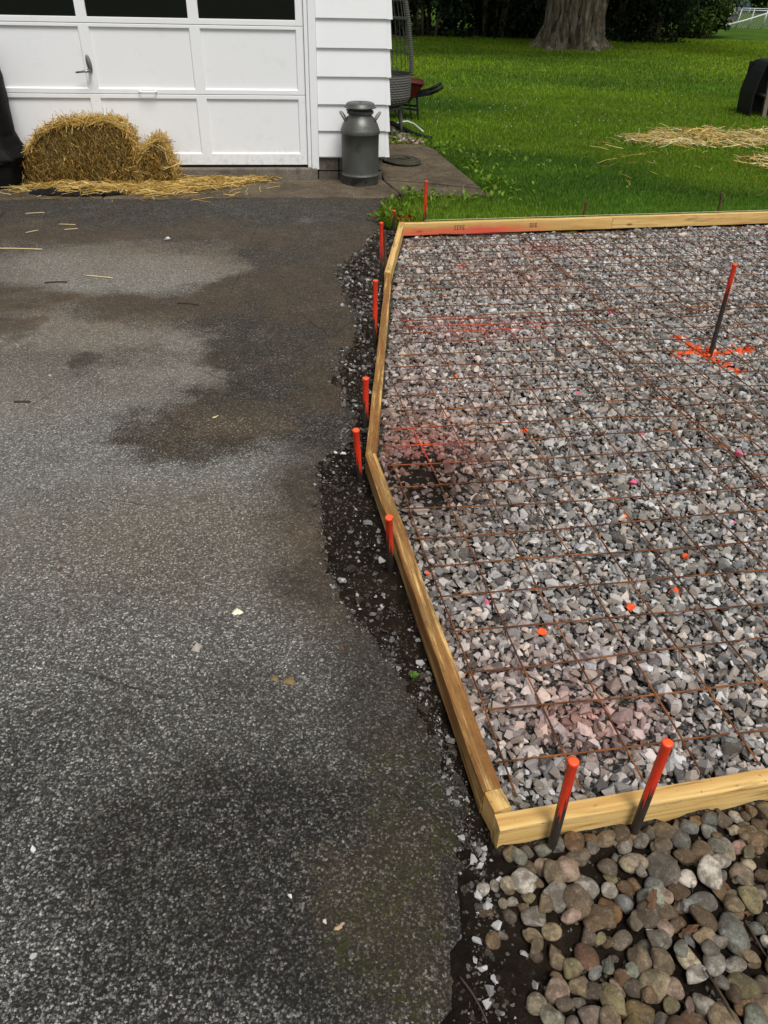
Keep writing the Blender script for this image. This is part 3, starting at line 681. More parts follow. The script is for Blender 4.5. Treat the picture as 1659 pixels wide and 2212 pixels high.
# door sections: rails and stiles, sunk panels, panes, latch and lift handle
SEC = [(.120, .6845), (.6875, 1.1985), (1.2015, 1.7125), (1.7155, 2.228)]
PX = [(-.757, -1.552), (-1.640, -2.450), (-2.535, -3.345), (-3.43, -4.22)]
PZ = [(.214, .652), (.726, 1.173), (1.244, 1.662), (1.762, 2.16)]
x0d, x1d = -4.30, -.693
for s_, ((z0, z1), (p0, p1)) in enumerate(zip(SEC, PZ)):
    cells = []
    cuts = [x0d] + sorted([v for p in PX for v in p]) + [x1d]
    bm = bmesh.new()
    xsn = cuts; zsn = [z0, p0, p1, z1]
    vv = {}
    yf, yb = .004, .036
    def gv(i, j, y):
        k = (i, j, y)
        if k not in vv: vv[k] = bm.verts.new((xsn[i], y, zsn[j]))
        return vv[k]
    holes = {(1 + 2 * k, 1) for k in range(4)}
    for i in range(len(xsn) - 1):
        for j in range(3):
            if (i, j) in holes: continue
            bm.faces.new([gv(i, j, yf), gv(i + 1, j, yf), gv(i + 1, j + 1, yf), gv(i, j + 1, yf)])
            bm.faces.new([gv(i, j, yb), gv(i, j + 1, yb), gv(i + 1, j + 1, yb), gv(i + 1, j, yb)])
    for (i, j) in holes:
        for (a, b) in (((i, j), (i + 1, j)), ((i + 1, j), (i + 1, j + 1)), ((i + 1, j + 1), (i, j + 1)), ((i, j + 1), (i, j))):
            bm.faces.new([gv(*a, yf), gv(*a, yb), gv(*b, yb), gv(*b, yf)])
    n = len(xsn) - 1
    for (a, b) in [((i, 0), (i + 1, 0)) for i in range(n)] + [((i + 1, 3), (i, 3)) for i in range(n)] + [((0, j + 1), (0, j)) for j in range(3)] + [((n, j), (n, j + 1)) for j in range(3)]:
        bm.faces.new([gv(*b, yf), gv(*b, yb), gv(*a, yb), gv(*a, yf)])
    bmesh.ops.recalc_face_normals(bm, faces=bm.faces)
    ed = [e for e in bm.edges if e.is_manifold and e.calc_face_angle() > .5 and max(v.co.y for v in e.verts) < .01]
    bmesh.ops.bevel(bm, geom=ed, offset=.004, segments=2, affect='EDGES', profile=.5)
    me = bpy.data.meshes.new('door_section'); bm.to_mesh(me); bm.free(); me.materials.append(M['white'])
    sec = add('door_section', me, gar)
    for (xa, xb_) in PX:
        xl, xr_ = min(xa, xb_), max(xa, xb_)
        if s_ == 2:
            part('pane', *box(xl - .004, xr_ + .004, .020, .025, p0 - .004, p1 + .004), M['glass'], sec)
        else:
            # raised-edge sunk panel: sloped margin then flat field
            m = .007
            V = np.array([[xl - .002, .0125, p0 - .002], [xr_ + .002, .0125, p0 - .002], [xr_ + .002, .0125, p1 + .002], [xl - .002, .0125, p1 + .002], [xl + m, .0205, p0 + m], [xr_ - m, .0205, p0 + m], [xr_ - m, .0205, p1 - m], [xl + m, .0205, p1 - m]])
            part('panel', V, np.array([[0, 1, 5, 4], [1, 2, 6, 5], [2, 3, 7, 6], [3, 0, 4, 7], [4, 5, 6, 7]]), M['white'], sec)
    if s_ == 1:
        # T-handle latch
        a = np.linspace(0, 2 * np.pi, 20, endpoint=False)
        ov = np.c_[-2.494 + .021 * np.cos(a) - .008 * np.sin(a), np.zeros(20), .912 + .068 * np.sin(a)]
        V = np.concatenate([ov + [0, .004, 0], ov + [0, -.006, 0], ov * [1, 1, 1] + [0, -.012, 0]]); V[40:, 0] = -2.494 + (V[40:, 0] + 2.494) * .75; V[40:, 2] = .912 + (V[40:, 2] - .912) * .9
        i = np.arange(20); k = (i + 1) % 20
        part('latch_plate', V, [np.stack([i, k, 20 + k, 20 + i], -1), np.stack([20 + i, 20 + k, 40 + k, 40 + i], -1), np.array([list(range(40, 60))])], M['chrome'], sec, smooth=True)
        part('latch_lever', *join([tube([(-2.497, -.008, .862), (-2.497, -.05, .860)], .012, 10), tube([(-2.488, -.05, .862), (-2.53, -.055, .858), (-2.602, -.055, .850)], [.014, .009, .007], 8)]), M['chrome'], sec, smooth=True)
    if s_ == 1:
        pp = [(-2.116, .004, .708), (-2.11, -.024, .707), (-2.09, -.032, .705), (-2.00, -.032, .705), (-1.978, -.024, .707), (-1.971, .004, .708)]
        part('lift_handle', *tube(pp, .006, 8), M['white'], sec, smooth=True)

# ================================================================== FORM BOARDS
def form_board(label, p_out, q_out, side, mat, z=TOP, h=.089, th=.040, twist=0, group='timber form boards around the gravel bed', wob=.0015, bev=.004, name='form_board'):
    """outer top edge p->q; the board's thickness goes to `side` (+1 left, -1 right) of that direction"""
    p = np.array(p_out, float); q = np.array(q_out, float); d = q - p; L = np.linalg.norm(d); a = math.atan2(d[1], d[0])
    n = max(3, int(L / .12)); xs_ = np.linspace(0, L, n)
    ring = np.array([[0, 0], [side * th, 0], [side * th, -h], [0, -h]], float)
    # rounded corners
    def rounded(r):
        out = []
        c = np.array([side * th / 2, -h / 2])
        for v in ring:
            s = np.sign(c - v)
            out += [v + s * [0, r], v + s * [r * .3, r * .3], v + s * [r, 0]]
        out = np.array(out); ang = np.arctan2(out[:, 1] - c[1], out[:, 0] - c[0]); return out[np.argsort(ang)]
    rg = rounded(bev); m = len(rg)
    V = []
    for i, xx in enumerate(xs_):
        k = 1.0
        r = rg + (rng.random((m, 2)) - .5) * wob
        t = twist * xx / L; c, s = math.cos(t), math.sin(t)
        r = np.c_[r[:, 0] * c - r[:, 1] * s, r[:, 0] * s + r[:, 1] * c]
        V.append(np.c_[np.full(m, xx), r])
    V = np.concatenate(V)
    i = np.arange(n - 1)[:, None] * m; j = np.arange(m)[None]; k = (j + 1) % m
    F = [np.stack([i + j, i + k, i + m + k, i + m + j], -1).reshape(-1, 4), np.array([list(range(m))[::-1]]), np.array([[(n - 1) * m + w for w in range(m)]])]
    me = mesh_np(name, V, F, mat)
    bm = bmesh.new(); bm.from_mesh(me); bmesh.ops.recalc_face_normals(bm, faces=bm.faces); bm.to_mesh(me); bm.free()
    o = add(name, me, None, (p[0], p[1], z), (0, 0, a))
    return tag(o, label, 'board', group)
form_board('pale pine form board along the near edge, beside the round river rocks', (.270, .980), (2.60, 1.475), +1, M['wood'])
form_board('bark-stained form board running from the near corner to the bend beside the driveway', (.2430, 1.0765), (-.0785, 2.560), -1, M['wood_dirty'], th=.044, wob=.004, bev=.006, twist=R(-3))
form_board('short pine offcut block closing the near left corner of the form', (.2640, 1.0245), (.2450, 1.0735), -1, M['wood'], z=TOP - .001, th=.042)
form_board('long weathered form board between the bend and the second joint beside the driveway', (-.0768, 2.566), (-.026, 4.77), -1, M['wood_dirty'], th=.041, wob=.003, twist=R(4))
form_board('short pale form board with knots at the far left corner', (-.034, 4.775), (.060, 5.965), -1, M['wood'], z=TOP + .004, th=.040)
u_far = np.array([math.cos(R(11.8)), math.sin(R(11.8))]); n_far = np.array([-u_far[1], u_far[0]])
fa = np.array([.069, 5.925]); 
b5 = form_board('far form board with pink paint overspray and dark ink stamps', fa, fa + u_far * 1.70, +1, M['wood_pink'], th=.038)
form_board('plain far form board at the edge of the lawn, right of the joint', fa + u_far * 1.703, fa + u_far * 4.7, +1, M['wood'], th=.038)
# ink grade stamps on the inner face of the far board (illegible bars)
ink = simple('stamp_ink', (.10, .06, .035), .8, .2)
for x0_, cols in ((.42, 4), (1.02, 3)):
    for r_ in range(3):
        for c_ in range(cols):
            w_ = .008 + .010 * rng.random()
            nobj('ink_stamp', *box(x0_ + c_ * .021, x0_ + c_ * .021 + w_, -.0022, -.0005, -.030 - r_ * .012, -.025 - r_ * .012), ink, b5)

# ================================================================== STAKES
def stake(label, base, top, r, zpaint_frac, name='form_stake', cat='stake', mat=None, group='steel form stakes', bury=.12):
    b = np.array(base, float); t = np.array(top, float); d = t - b; L = np.linalg.norm(d); d /= L
    prof = [(.001, -bury), (r * .5, -bury + .03), (r, -bury + .06), (r, 0), (r, L * .5), (r, L - .012), (r * 1.10, L - .009), (r * 1.16, L - .004), (r * 1.08, L - .0005), (r * .6, L), (.0005, L + .0006)]
    V, F = lathe(prof, 16)
    V[:, :2] *= 1 + (rng.random((len(V), 1)) - .5) * .05
    m = mat or stake_mat('stake_paint_%d' % len(bpy.data.materials), L * zpaint_frac)
    o = nobj(name, V, F, m, None, smooth=True)
    o.location = b; o.rotation_mode = 'QUATERNION'; o.rotation_quaternion = Vector(d).to_track_quat('Z', 'Y')
    return tag(o, label, cat, group)
stake('red-topped stake standing on the lawn behind the far left corner', (.253, 6.035, -.03), (.252, 6.035, .338), .011, .40)
stake('short red-topped stake tucked behind the far left corner of the boards', (.020, 6.06, -.03), (.022, 6.06, .118), .011, .45)
stake('red-topped stake beside the farthest left board, next to a rusty pin', (-.052, 4.90, -.06), (-.060, 4.90, .325), .0115, .45)
stake('tall red-topped stake by the joint of the two left boards', (-.073, 3.886, -.06), (-.072, 3.88, .302), .0125, .30)
stake('red-topped stake halfway along the weathered left board', (-.090, 2.93, -.06), (-.089, 2.922, .209), .0125, .42)
stake('red-topped stake at the bend of the left boards', (-.096, 2.540, -.06), (-.112, 2.516, .189), .0125, .38)
stake('leaning red-topped stake against the bark-stained near left board', (.025, 1.985, -.05), (.016, 1.930, .210), .0115, .50)
stake('thick red-topped stake at the near board, left of two', (.392, .982, -.03), (.394, .986, .290), .0108, .50)
stake('thick red-topped stake at the near board, right of two', (.586, 1.024, -.02), (.594, 1.030, .300), .0108, .42)
stake('red-topped stake standing in the orange painted cross on the gravel', (1.691, 3.802, -.03), (1.688, 3.803, .45), .0115, .62)
rb = simple('rusty_pin', (.10, .05, .028), .85, .5, 40, .4)
stake('thin rusty pin beside a red-topped stake at the farthest left board', (-.030, 5.09, -.06), (-.040, 5.09, .228), .009, 0, 'rusty_pin', 'pin', rb, 'rusty pins')
stake('short rusty pin behind the far board on the lawn, left of two', (1.505, 6.292, -.03), (1.512, 6.292, .160), .010, 0, 'rusty_pin', 'pin', rb, 'rusty pins')
stake('leaning rusty pin behind the far board on the lawn, right of two', (2.655, 6.535, -.03), (2.64, 6.535, .198), .010, 0, 'rusty_pin', 'pin', rb, 'rusty pins')
sl = [np.array([.253, 6.022, .060]) + np.array([math.cos(R(11.6)), math.sin(R(11.6)), 0]) * s for s in np.linspace(0, 4.4, 12)]
V, F = tube(sl, .0016, 6)
tag(nobj('string_line', V, F, M['string']), 'thin pale string stretched along the top of the far board', 'string')

# ================================================================== STONES
def hull_shapes(n, npts, flat, seed, jitter=.35):
    r_ = np.random.default_rng(seed); out = []
    for i in range(n):
        p = r_.normal(size=(npts, 3)); p /= np.linalg.norm(p, axis=1)[:, None]
        p *= 1 - jitter * r_.random((npts, 1))
        # facet it: clip with two or three random planes, as broken rock has
        for _ in range(3):
            nrm = r_.normal(size=3); nrm /= np.linalg.norm(nrm); dcut = .52 + .2 * r_.random()
            s = p @ nrm; p = p - np.maximum(s - dcut, 0)[:, None] * nrm
        p = p * [1, .62 + .3 * r_.random(), flat * (.75 + .5 * r_.random())]
        bm = bmesh.new()
        for v in p: bm.verts.new(v)
        g_ = bmesh.ops.convex_hull(bm, input=bm.verts)
        dead = [e for e in g_['geom_interior'] + g_['geom_unused'] if isinstance(e, bmesh.types.BMVert)]
        if dead: bmesh.ops.delete(bm, geom=list(set(dead)), context='VERTS')
        bmesh.ops.triangulate(bm, faces=bm.faces); bm.verts.index_update()
        V = np.array([v.co[:] for v in bm.verts]); F = np.array([[v.index for v in f.verts] for f in bm.faces], np.int32)
        bm.free(); V /= np.abs(V).max(); out.append((V, F))
    return out
CR = hull_shapes(44, 14, .70, 3)
class HMap:
    """height map used to let stones come to rest on what lies below them"""
    def __init__(s, x0, x1, y0, y1, res, z):
        s.x0, s.y0, s.res = x0, y0, res
        s.gx = np.arange(x0, x1, res); s.gy = np.arange(y0, y1, res)
        X, Y = np.meshgrid(s.gx, s.gy, indexing='ij'); s.h = z(X, Y).astype(float)
    def drop(s, x, y, r, c, sink=.55, q=.5):
        i0 = max(0, int((x - r - s.x0) / s.res)); i1 = min(len(s.gx), int((x + r - s.x0) / s.res) + 2)
        j0 = max(0, int((y - r - s.y0) / s.res)); j1 = min(len(s.gy), int((y + r - s.y0) / s.res) + 2)
        if i1 <= i0 or j1 <= j0: return None
        d2 = ((s.gx[i0:i1, None] - x) ** 2 + (s.gy[None, j0:j1] - y) ** 2) / (r * r)
        ins = d2 < 1
        if not ins.any(): return None
        sub = s.h[i0:i1, j0:j1]; vals = sub[ins]
        zc = vals.mean() * (1 - q) + vals.max() * q + c * sink
        top = zc + c * np.sqrt(np.clip(1 - d2, 0, 1))
        s.h[i0:i1, j0:j1] = np.where(ins, np.maximum(sub, top), sub)
        return zc
def stone_cols(n):
    u = rng.random(n)
    v = np.where(u < .52, rng.uniform(.17, .32, n), np.where(u < .80, rng.uniform(.32, .58, n), rng.uniform(.07, .17, n)))
    w = rng.random(n)
    tint = np.where(w[:, None] < .34, np.array([1.03, .90, .77]), np.where(w[:, None] < .72, np.array([1.02, .97, .91]), np.array([.99, .99, .98])))
    return v[:, None] * tint
def merge(shapes, idx, pos, Rm, size, col):
    Vs, Fs, Cs, off = [], [], [], 0
    for k, (V, F) in enumerate(shapes):
        s = np.where(idx == k)[0]
        if not len(s): continue
        W = np.einsum('nij,vj->nvi', Rm[s], V) * size[s, None, None] + pos[s, None, :]
        Vs.append(W.reshape(-1, 3)); nv = len(V)
        Fs.append((F[None] + (np.arange(len(s)) * nv)[:, None, None] + off).reshape(-1, F.shape[1])); off += nv * len(s)
        Cs.append(np.repeat(col[s], nv, 0))
    return np.concatenate(Vs), np.concatenate(Fs), np.concatenate(Cs)

gbed = add('gravel_bed', None); tag(gbed, kind='structure')
# candidate positions on a jittered lattice, inside the forms and not far outside the view
def gravel_points():
    P = []
    st = .0172
    gx = np.arange(-.1, 3.9, st); gy = np.arange(.95, 6.75, st)
    X, Y = np.meshgrid(gx, gy, indexing='ij'); X = X.ravel(); Y = Y.ravel()
    X = X + rng.uniform(-.5, .5, len(X)) * st; Y = Y + rng.uniform(-.5, .5, len(X)) * st
    ok = (X > board_x(Y) + .052) & (Y > near_y(X) + .052) & (Y < far_y(X) - .012) & (X < .62 + .47 * Y + .85)
    return X[ok], Y[ok]
gxp, gyp = gravel_points()
n = len(gxp)
size = np.clip(rng.lognormal(np.log(.0125), .38, n), .005, .028)
size *= np.where(gyp < 2.2, 1.0, 1.0)
dp = np.exp(-(((gxp - .16) / .20) ** 2 + ((gyp - 2.50) / .27) ** 2) ** 1.3)
keep = rng.random(n) > dp * .74
gxp, gyp, size, dp = gxp[keep], gyp[keep], size[keep], dp[keep]; n = len(gxp)
order = rng.permutation(n)
HMg = HMap(-.2, 4.1, .9, 6.9, .006, lambda X, Y: gravel_z(Y) - .022 + .026 * np.exp(-(((X - .16) / .19) ** 2 + ((Y - 2.50) / .26) ** 2) ** 1.3) + (fbm(X * 3, Y * 3, 3) - .5) * .02)
gz = np.zeros(n)
for i in order:
    z_ = HMg.drop(gxp[i], gyp[i], size[i] * .74, size[i] * .58, .30, .20)
    gz[i] = z_ if z_ is not None else gravel_z(gyp[i])
gR = rots(n, .55); gi = rng.integers(0, len(CR), n)
gc = stone_cols(n)
gc = np.minimum(gc * 1.12, .82)
gc *= (1 - .62 * dp[:, None] * rng.random((n, 1)) - .25 * dp[:, None])
# muddier, browner areas of the bed
mud = sst(.52, .72, fbm(gxp * 1.6 + 4, gyp * 1.6, 4)) * .6 + .8 * np.exp(-(((gxp - .30) / .35) ** 2 + ((gyp - 2.75) / .45) ** 2)) + .5 * np.exp(-(((gxp - .1) / .15) ** 2 + ((gyp - 2.9) / .6) ** 2))
mud = np.clip(mud, 0, 1)[:, None] * rng.random((n, 1))
gc = gc * (1 - mud) + mud * gc * np.array([.62, .50, .40])
# marking paint: overspray haze, stray painted stones and the cross at the centre stake
PINK, ORNG = np.array([.60, .20, .15]), np.array([.95, .115, .02])
for cx, cy, rx, ry, a, cc in [(.25, 3.2, .40, .9, .20, PINK), (.15, 2.72, .22, .26, .62, PINK), (.45, 1.5, .35, .25, .22, PINK), (.48, 4.08, .30, .16, .5, PINK), (.78, 5.05, .38, .40, .26, PINK), (1.15, 5.7, .3, .15, .25, ORNG), (.19, 2.72, .13, .11, .45, PINK), (.60, 1.34, .13, .085, .55, PINK), (.48, 1.33, .16, .12, .30, PINK), (.12, 5.8, .2, .1, .3, PINK), (.5, 5.27, .05, .035, .7, ORNG)]:
    f = a * np.exp(-(((gxp - cx) / rx) ** 2 + ((gyp - cy) / ry) ** 2)) * rng.uniform(.3, 1.2, n)
    f = np.clip(f, 0, .85)[:, None]; gc = gc * (1 - f) + f * cc * (.4 + .9 * gc.mean(1, keepdims=True))
def seg_d(p, q):
    p, q = np.array(p), np.array(q); d = q - p; t = np.clip(((gxp - p[0]) * d[0] + (gyp - p[1]) * d[1]) / (d @ d), 0, 1)
    return np.hypot(gxp - p[0] - t * d[0], gyp - p[1] - t * d[1])
dX = np.minimum(seg_d((1.50, 3.79), (1.92, 3.89)), seg_d((1.59, 4.03), (1.76, 3.62)))
onx = dX < .013 + .014 * rng.random(n); gc[onx] = ORNG * rng.uniform(.75, 1.05, (onx.sum(), 1))
nearx = (dX < .06) & ~onx & (rng.random(n) < .25); gc[nearx] = gc[nearx] * .6 + .4 * ORNG
for cx, cy in [(.86, 2.28), (.76, 2.11), (.145, 1.90), (.47, 1.66), (.28, 3.28), (.76, 1.78), (1.32, 2.6), (.58, 2.89), (.06, 4.31), (1.02, 2.05), (.93, 1.86), (.47, 5.30), (1.42, 5.6), (1.0, 5.3), (.2, 3.5), (.33, 3.42)]:
    k = np.argmin((gxp - cx) ** 2 + (gyp - cy) ** 2 - .0006 * gz); gc[k] = ORNG; gz[k] += .004
for cx, cy in [(.33, 1.78), (1.1, 2.9), (.95, 2.5), (1.45, 2.75), (.9, 3.3), (.62, 1.62), (1.25, 2.25), (.40, 1.52), (1.75, 4.6), (1.3, 4.4)]:
    k = np.argmin((gxp - cx) ** 2 + (gyp - cy) ** 2); gc[k] = np.array([.75, .12, .25]); gz[k] += .004
gpos = np.c_[gxp, gyp, gz]
# the 300 that show largest (nearest, in view, on top) are single stones
dist = np.sqrt(gxp ** 2 + gyp ** 2 + 2.4); inview = (gyp > near_y(gxp) + .045) & (gxp < .36 + .52 * gyp)
topness = gz - gravel_z(gyp)
score = np.where(inview, size / dist + .10 * np.clip(topness, -.02, .02) , -1)
sel = np.argsort(-score)[:300]; rest = np.setdiff1d(np.arange(n), sel)
V, F, C = merge(CR, gi[rest], gpos[rest], gR[rest], size[rest], gc[rest])
tag(nobj('crushed_gravel', V, F, M['crush_a'], gbed, col=C), kind='stuff')
crm = [mesh_np('crushed_stone', V, F, M['crush_o']) for V, F in CR]
for k in sel:
    o = add('crushed_stone', crm[gi[k]], gbed); o.matrix_basis = Matrix.Translation(gpos[k]) @ Matrix(gR[k].tolist()).to_4x4() @ Matrix.Scale(size[k], 4)
    o.color = (*gc[k], 1)

# stones and crumbs spilled on the soil beside the boards
m_ = 1900
sy_ = rng.uniform(.45, 6.0, m_ * 3); bxx = board_x(sy_); exx = edge_x(sy_)
tt = rng.random(m_ * 3) ** .8
sx_ = exx - .06 + tt * (bxx - exx + .05)
pr = np.where(sy_ > 4.1, .5, np.where(sy_ > 2.7, .22, np.where(sy_ > 1.2, .20, .16)))
pr = pr + .8 * np.exp(-((sy_ - 4.9) / .35) ** 2) + .35 * np.exp(-((sy_ - 3.55) / .15) ** 2)
kp = (rng.random(m_ * 3) < pr) & (sx_ < bxx - .006)
sx_, sy_ = sx_[kp], sy_[kp]; q = len(sx_)
ss = np.clip(rng.lognormal(np.log(.0072), .48, q), .003, .019)
sz = np.where(sx_ > edge_x(sy_), soil_z(sx_, sy_) + ss * .35, ss * .3 - .014)
sc_ = stone_cols(q) * rng.uniform(.25, .95, (q, 1)); dk = rng.random(q) < .50; sc_[dk] = np.array([.03, .022, .015]) * rng.uniform(.6, 1.6, (dk.sum(), 1))
V, F, C = merge(CR, rng.integers(0, 40, q), np.c_[sx_, sy_, sz], rots(q, .6), ss, sc_)
tag(nobj('spilled_gravel', V, F, M['crush_a'], None, col=C), 'loose stone chips and soil crumbs along the broken asphalt edge', 'gravel', kind='stuff')

q = 9000; gy2 = rng.uniform(.4, 6.0, q); b2 = board_x(gy2); e2 = edge_x(gy2)
gx2 = e2 - .10 * rng.random(q) ** 2 + (b2 - e2) * rng.random(q) * (rng.random(q) < .72); ok = gx2 < b2 - .004; gx2, gy2 = gx2[ok], gy2[ok]; q = len(gx2)
s2 = np.clip(rng.lognormal(np.log(.0034), .42, q), .0015, .009)
z2 = np.where(gx2 > edge_x(gy2), soil_z(gx2, gy2) + s2 * .3, s2 * .2 - .012)
c2 = rng.uniform(.02, .16, (q, 1)) * np.array([1.03, .98, .90]); w2 = rng.random(q) < .12; c2[w2] = rng.uniform(.25, .55, (w2.sum(), 1)); b_ = rng.random(q) < .35; c2[b_] = np.array([.05, .033, .02]) * rng.uniform(.5, 1.5, (b_.sum(), 1))
small = hull_shapes(8, 7, .75, 21)
V, F, C = merge(small, rng.integers(0, 8, q), np.c_[gx2, gy2, z2], rots(q, .7), s2, c2)
tag(nobj('asphalt_crumbs', V, F, M['crush_a'], None, col=C), 'fine asphalt crumbs and grit on the dark soil strip beside the boards', 'grit', kind='stuff')

# river rocks
def pebble_shapes(n, seed):
    r_ = np.random.default_rng(seed); out = []
    bm = bmesh.new(); bmesh.ops.create_icosphere(bm, subdivisions=3, radius=1); bm.verts.index_update()
    S = np.array([v.co[:] for v in bm.verts]); F = np.array([[v.index for v in f.verts] for f in bm.faces], np.int32); bm.free()
    for i in range(n):
        V = S.copy(); ang = i % 2 == 1
        for _ in range(9 if ang else 4):
            nrm = r_.normal(size=3); nrm /= np.linalg.norm(nrm); dcut = .5 + .38 * r_.random(); s = V @ nrm
            k = np.maximum(s - dcut, 0) * (1. if ang else .72); V = V - k[:, None] * nrm
        f = r_.normal(size=(3, 3)) * 1.5; ph = r_.random(3) * 6
        for a in range(3): V = V * (1 + .06 * np.sin(V @ f[a] * 1.6 + ph[a]))[:, None]
        V = V * [1, .62 + .3 * r_.random(), .42 + .28 * r_.random()]
        out.append((V / np.abs(V).max(), F))
    return out
PB = pebble_shapes(28, 5)
pbm = [mesh_np('river_rock', V, F, M['river'], smooth=True) for V, F in PB]
PAL = [((.17, .115, .065), 4), ((.30, .235, .15), 4), ((.26, .245, .225), 4), ((.22, .24, .245), 3), ((.66, .64, .60), 3), ((.36, .27, .22), 2), ((.23, .205, .11), 3), ((.20, .115, .055), 2), ((.13, .105, .08), 4), ((.27, .30, .26), 2), ((.45, .40, .30), 2)]
pal = np.array([c for c, w in PAL for _ in range(w)])
rbed = add('river_rock_bed', None); tag(rbed, kind='structure')
HMr = HMap(.0, 1.6, .0, 1.4, .004, lambda X, Y: soil_z(X, Y))
rocks = []
def place_rock(x, y, s, col=None, k=None, sink=.30, rz=None):
    if y > near_y(x) - .012 - s * .55: return
    k = int(rng.integers(0, len(PB))) if k is None else k
    c = np.abs(PB[k][0][:, 2]).max() * s
    z_ = HMr.drop(x, y, s * .80, c, sink, .25)
    if z_ is None: return
    Rm = rots(1, .26)[0]
    rocks.append((x, y, z_, s, k, Rm, pal[rng.integers(0, len(pal))] * rng.uniform(.65, 1.45) if col is None else np.array(col)))
# larger, recognisable rocks first
for x, y, s, c in [(.452, .893, .030, (.52, .51, .50)), (.565, .945, .034, (.42, .36, .27)), (.512, .915, .020, (.24, .22, .10)), (.33, .925, .026, (.16, .12, .07)), (.365, .935, .024, (.42, .34, .26)), (.445, .955, .033, (.20, .165, .12)), (.555, 1.00, .024, (.36, .32, .25)), (.655, 1.045, .025, (.27, .31, .31)), (.69, 1.06, .034, (.37, .35, .31)), (.385, .868, .034, (.28, .27, .25)), (.425, .855, .040, (.21, .155, .11)), (.49, .845, .026, (.24, .13, .045)),
                  (.36, .795, .026, (.45, .37, .23)), (.42, .75, .032, (.17, .085, .05)), (.505, .79, .027, (.32, .29, .24)), (.555, .765, .030, (.11, .10, .09)), (.60, .90, .028, (.26, .30, .31)), (.63, .94, .042, (.20, .19, .175)), (.685, .86, .036, (.22, .235, .24)), (.735, .80, .044, (.20, .225, .215)), (.625, .755, .030, (.52, .46, .34)), (.635, .72, .032, (.62, .60, .59)), (.675, .745, .030, (.42, .42, .41)),
                  (.54, .695, .038, (.34, .29, .19)), (.63, .665, .036, (.37, .36, .33)), (.50, .645, .034, (.22, .155, .06)), (.49, .615, .034, (.24, .18, .07)), (.335, .640, .026, (.30, .31, .25)), (.60, .63, .038, (.15, .085, .045)), (.68, .64, .018, (.36, .37, .20)), (.72, .70, .034, (.16, .15, .07)), (.745, .66, .036, (.44, .33, .23)), (.80, .74, .034, (.22, .17, .08)), (.41, .64, .030, (.30, .25, .22)), (.80, .93, .03, (.33, .26, .2)), (.82, 1.0, .03, (.45, .28, .25)), (.76, 1.03, .024, (.33, .35, .33)), (.86, 1.08, .036, (.36, .37, .33))]:
    place_rock(x, y, s, c)
for x_ in np.arange(.30, 1.02, .036):      # the row pressed against the near board
    s_ = float(rng.uniform(.017, .030)); place_rock(float(x_), float(near_y(x_)) - .013 - s_ * .6, s_)
def cover(x, y): return HMr.h[int(x / .004), int(y / .004)] - soil_z(x, y)
for it in range(4000):
    if len(rocks) >= 299: break
    best = None
    for _ in range(14):
        y = rng.uniform(.55, 1.2); x = rng.uniform(.22, .99)
        if y > near_y(x) - .028: continue
        if rng.random() > sst(.25, .44, x + .22 * (y - .75)) * .98 + .03: continue
        cv_ = float(HMr.h[int(x / .004) - 3:int(x / .004) + 4, int(y / .004) - 3:int(y / .004) + 4].mean() - soil_z(x, y))
        if best is None or cv_ < best[0]: best = (cv_, x, y)
    if best is None: continue
    f_ = len(rocks) / 299.
    place_rock(best[1], best[2], float(np.clip(rng.lognormal(np.log(.0285 - .011 * f_), .24), .011, .040)))
for (x, y, z_, s, k, Rm, c) in rocks:
    o = add('river_rock', pbm[k], rbed); o.matrix_basis = Matrix.Translation((x, y, z_)) @ Matrix(Rm.tolist()).to_4x4() @ Matrix.Scale(s, 4)
    o.color = (*[float(v) for v in c], 1)
# the rest of the rock bed, past the frame, and small stones between
q = 2600
x = rng.uniform(.24, 1.9, q); y = rng.uniform(.15, 1.25, q); kk = (y < near_y(x) - .03) & ((x > 1.0) | (y < .5) | (rng.random(q) < .5)) & (x > .30 + .1 * rng.random(q)); x, y = x[kk], y[kk]
out_ = ((x > 1.0) | (y < .5)); kk = ~out_ | (rng.random(len(x)) < .8); x, y, out_ = x[kk], y[kk], out_[kk]
s = np.where(out_, rng.uniform(.016, .034, len(x)), rng.uniform(.002, .0075, len(x)))
zz = np.where(out_, np.array([HMr.h[min(399, int(a / .004)), min(349, int(b / .004))] if a < 1.58 else soil_z(a, b) for a, b in zip(x, y)]), soil_z(x, y)) + s * .2
V, F, C = merge([(V_, F_) for V_, F_ in CR], rng.integers(0, 40, len(x)), np.c_[x, y, zz], rots(len(x), .5), s, pal[rng.integers(0, len(pal), len(x))] * rng.uniform(.25, .9, (len(x), 1)))
tag(nobj('small_stones', V, F, M['crush_a'], rbed, col=C), kind='stuff')
# white chips at the corner of the asphalt
for x, y, s in [(.19, 1.0, .012), (.215, .945, .013), (.228, .94, .012), (.225, .875, .010), (.218, .862, .012), (.243, .985, .010), (.20, .735, .009), (.212, .72, .011), (.235, .70, .009), (.215, .655, .011), (.30, .755, .012), (.315, .70, .010), (.205, .77, .012), (.25, .80, .014), (.235, .84, .015), (.27, .90, .014)]:
    k = int(rng.integers(0, 40)); o = add('limestone_chip', crm[k], rbed)
    o.matrix_basis = Matrix.Translation((x, y, float(max(soil_z(x, y), -.012 if x < edge_x(y) else -9)) + s * .4)) @ Matrix(rots(1, .5)[0].tolist()).to_4x4() @ Matrix.Scale(s, 4)
    v = rng.uniform(.28, .58); o.color = (v, v * .97, v * .93, 1)

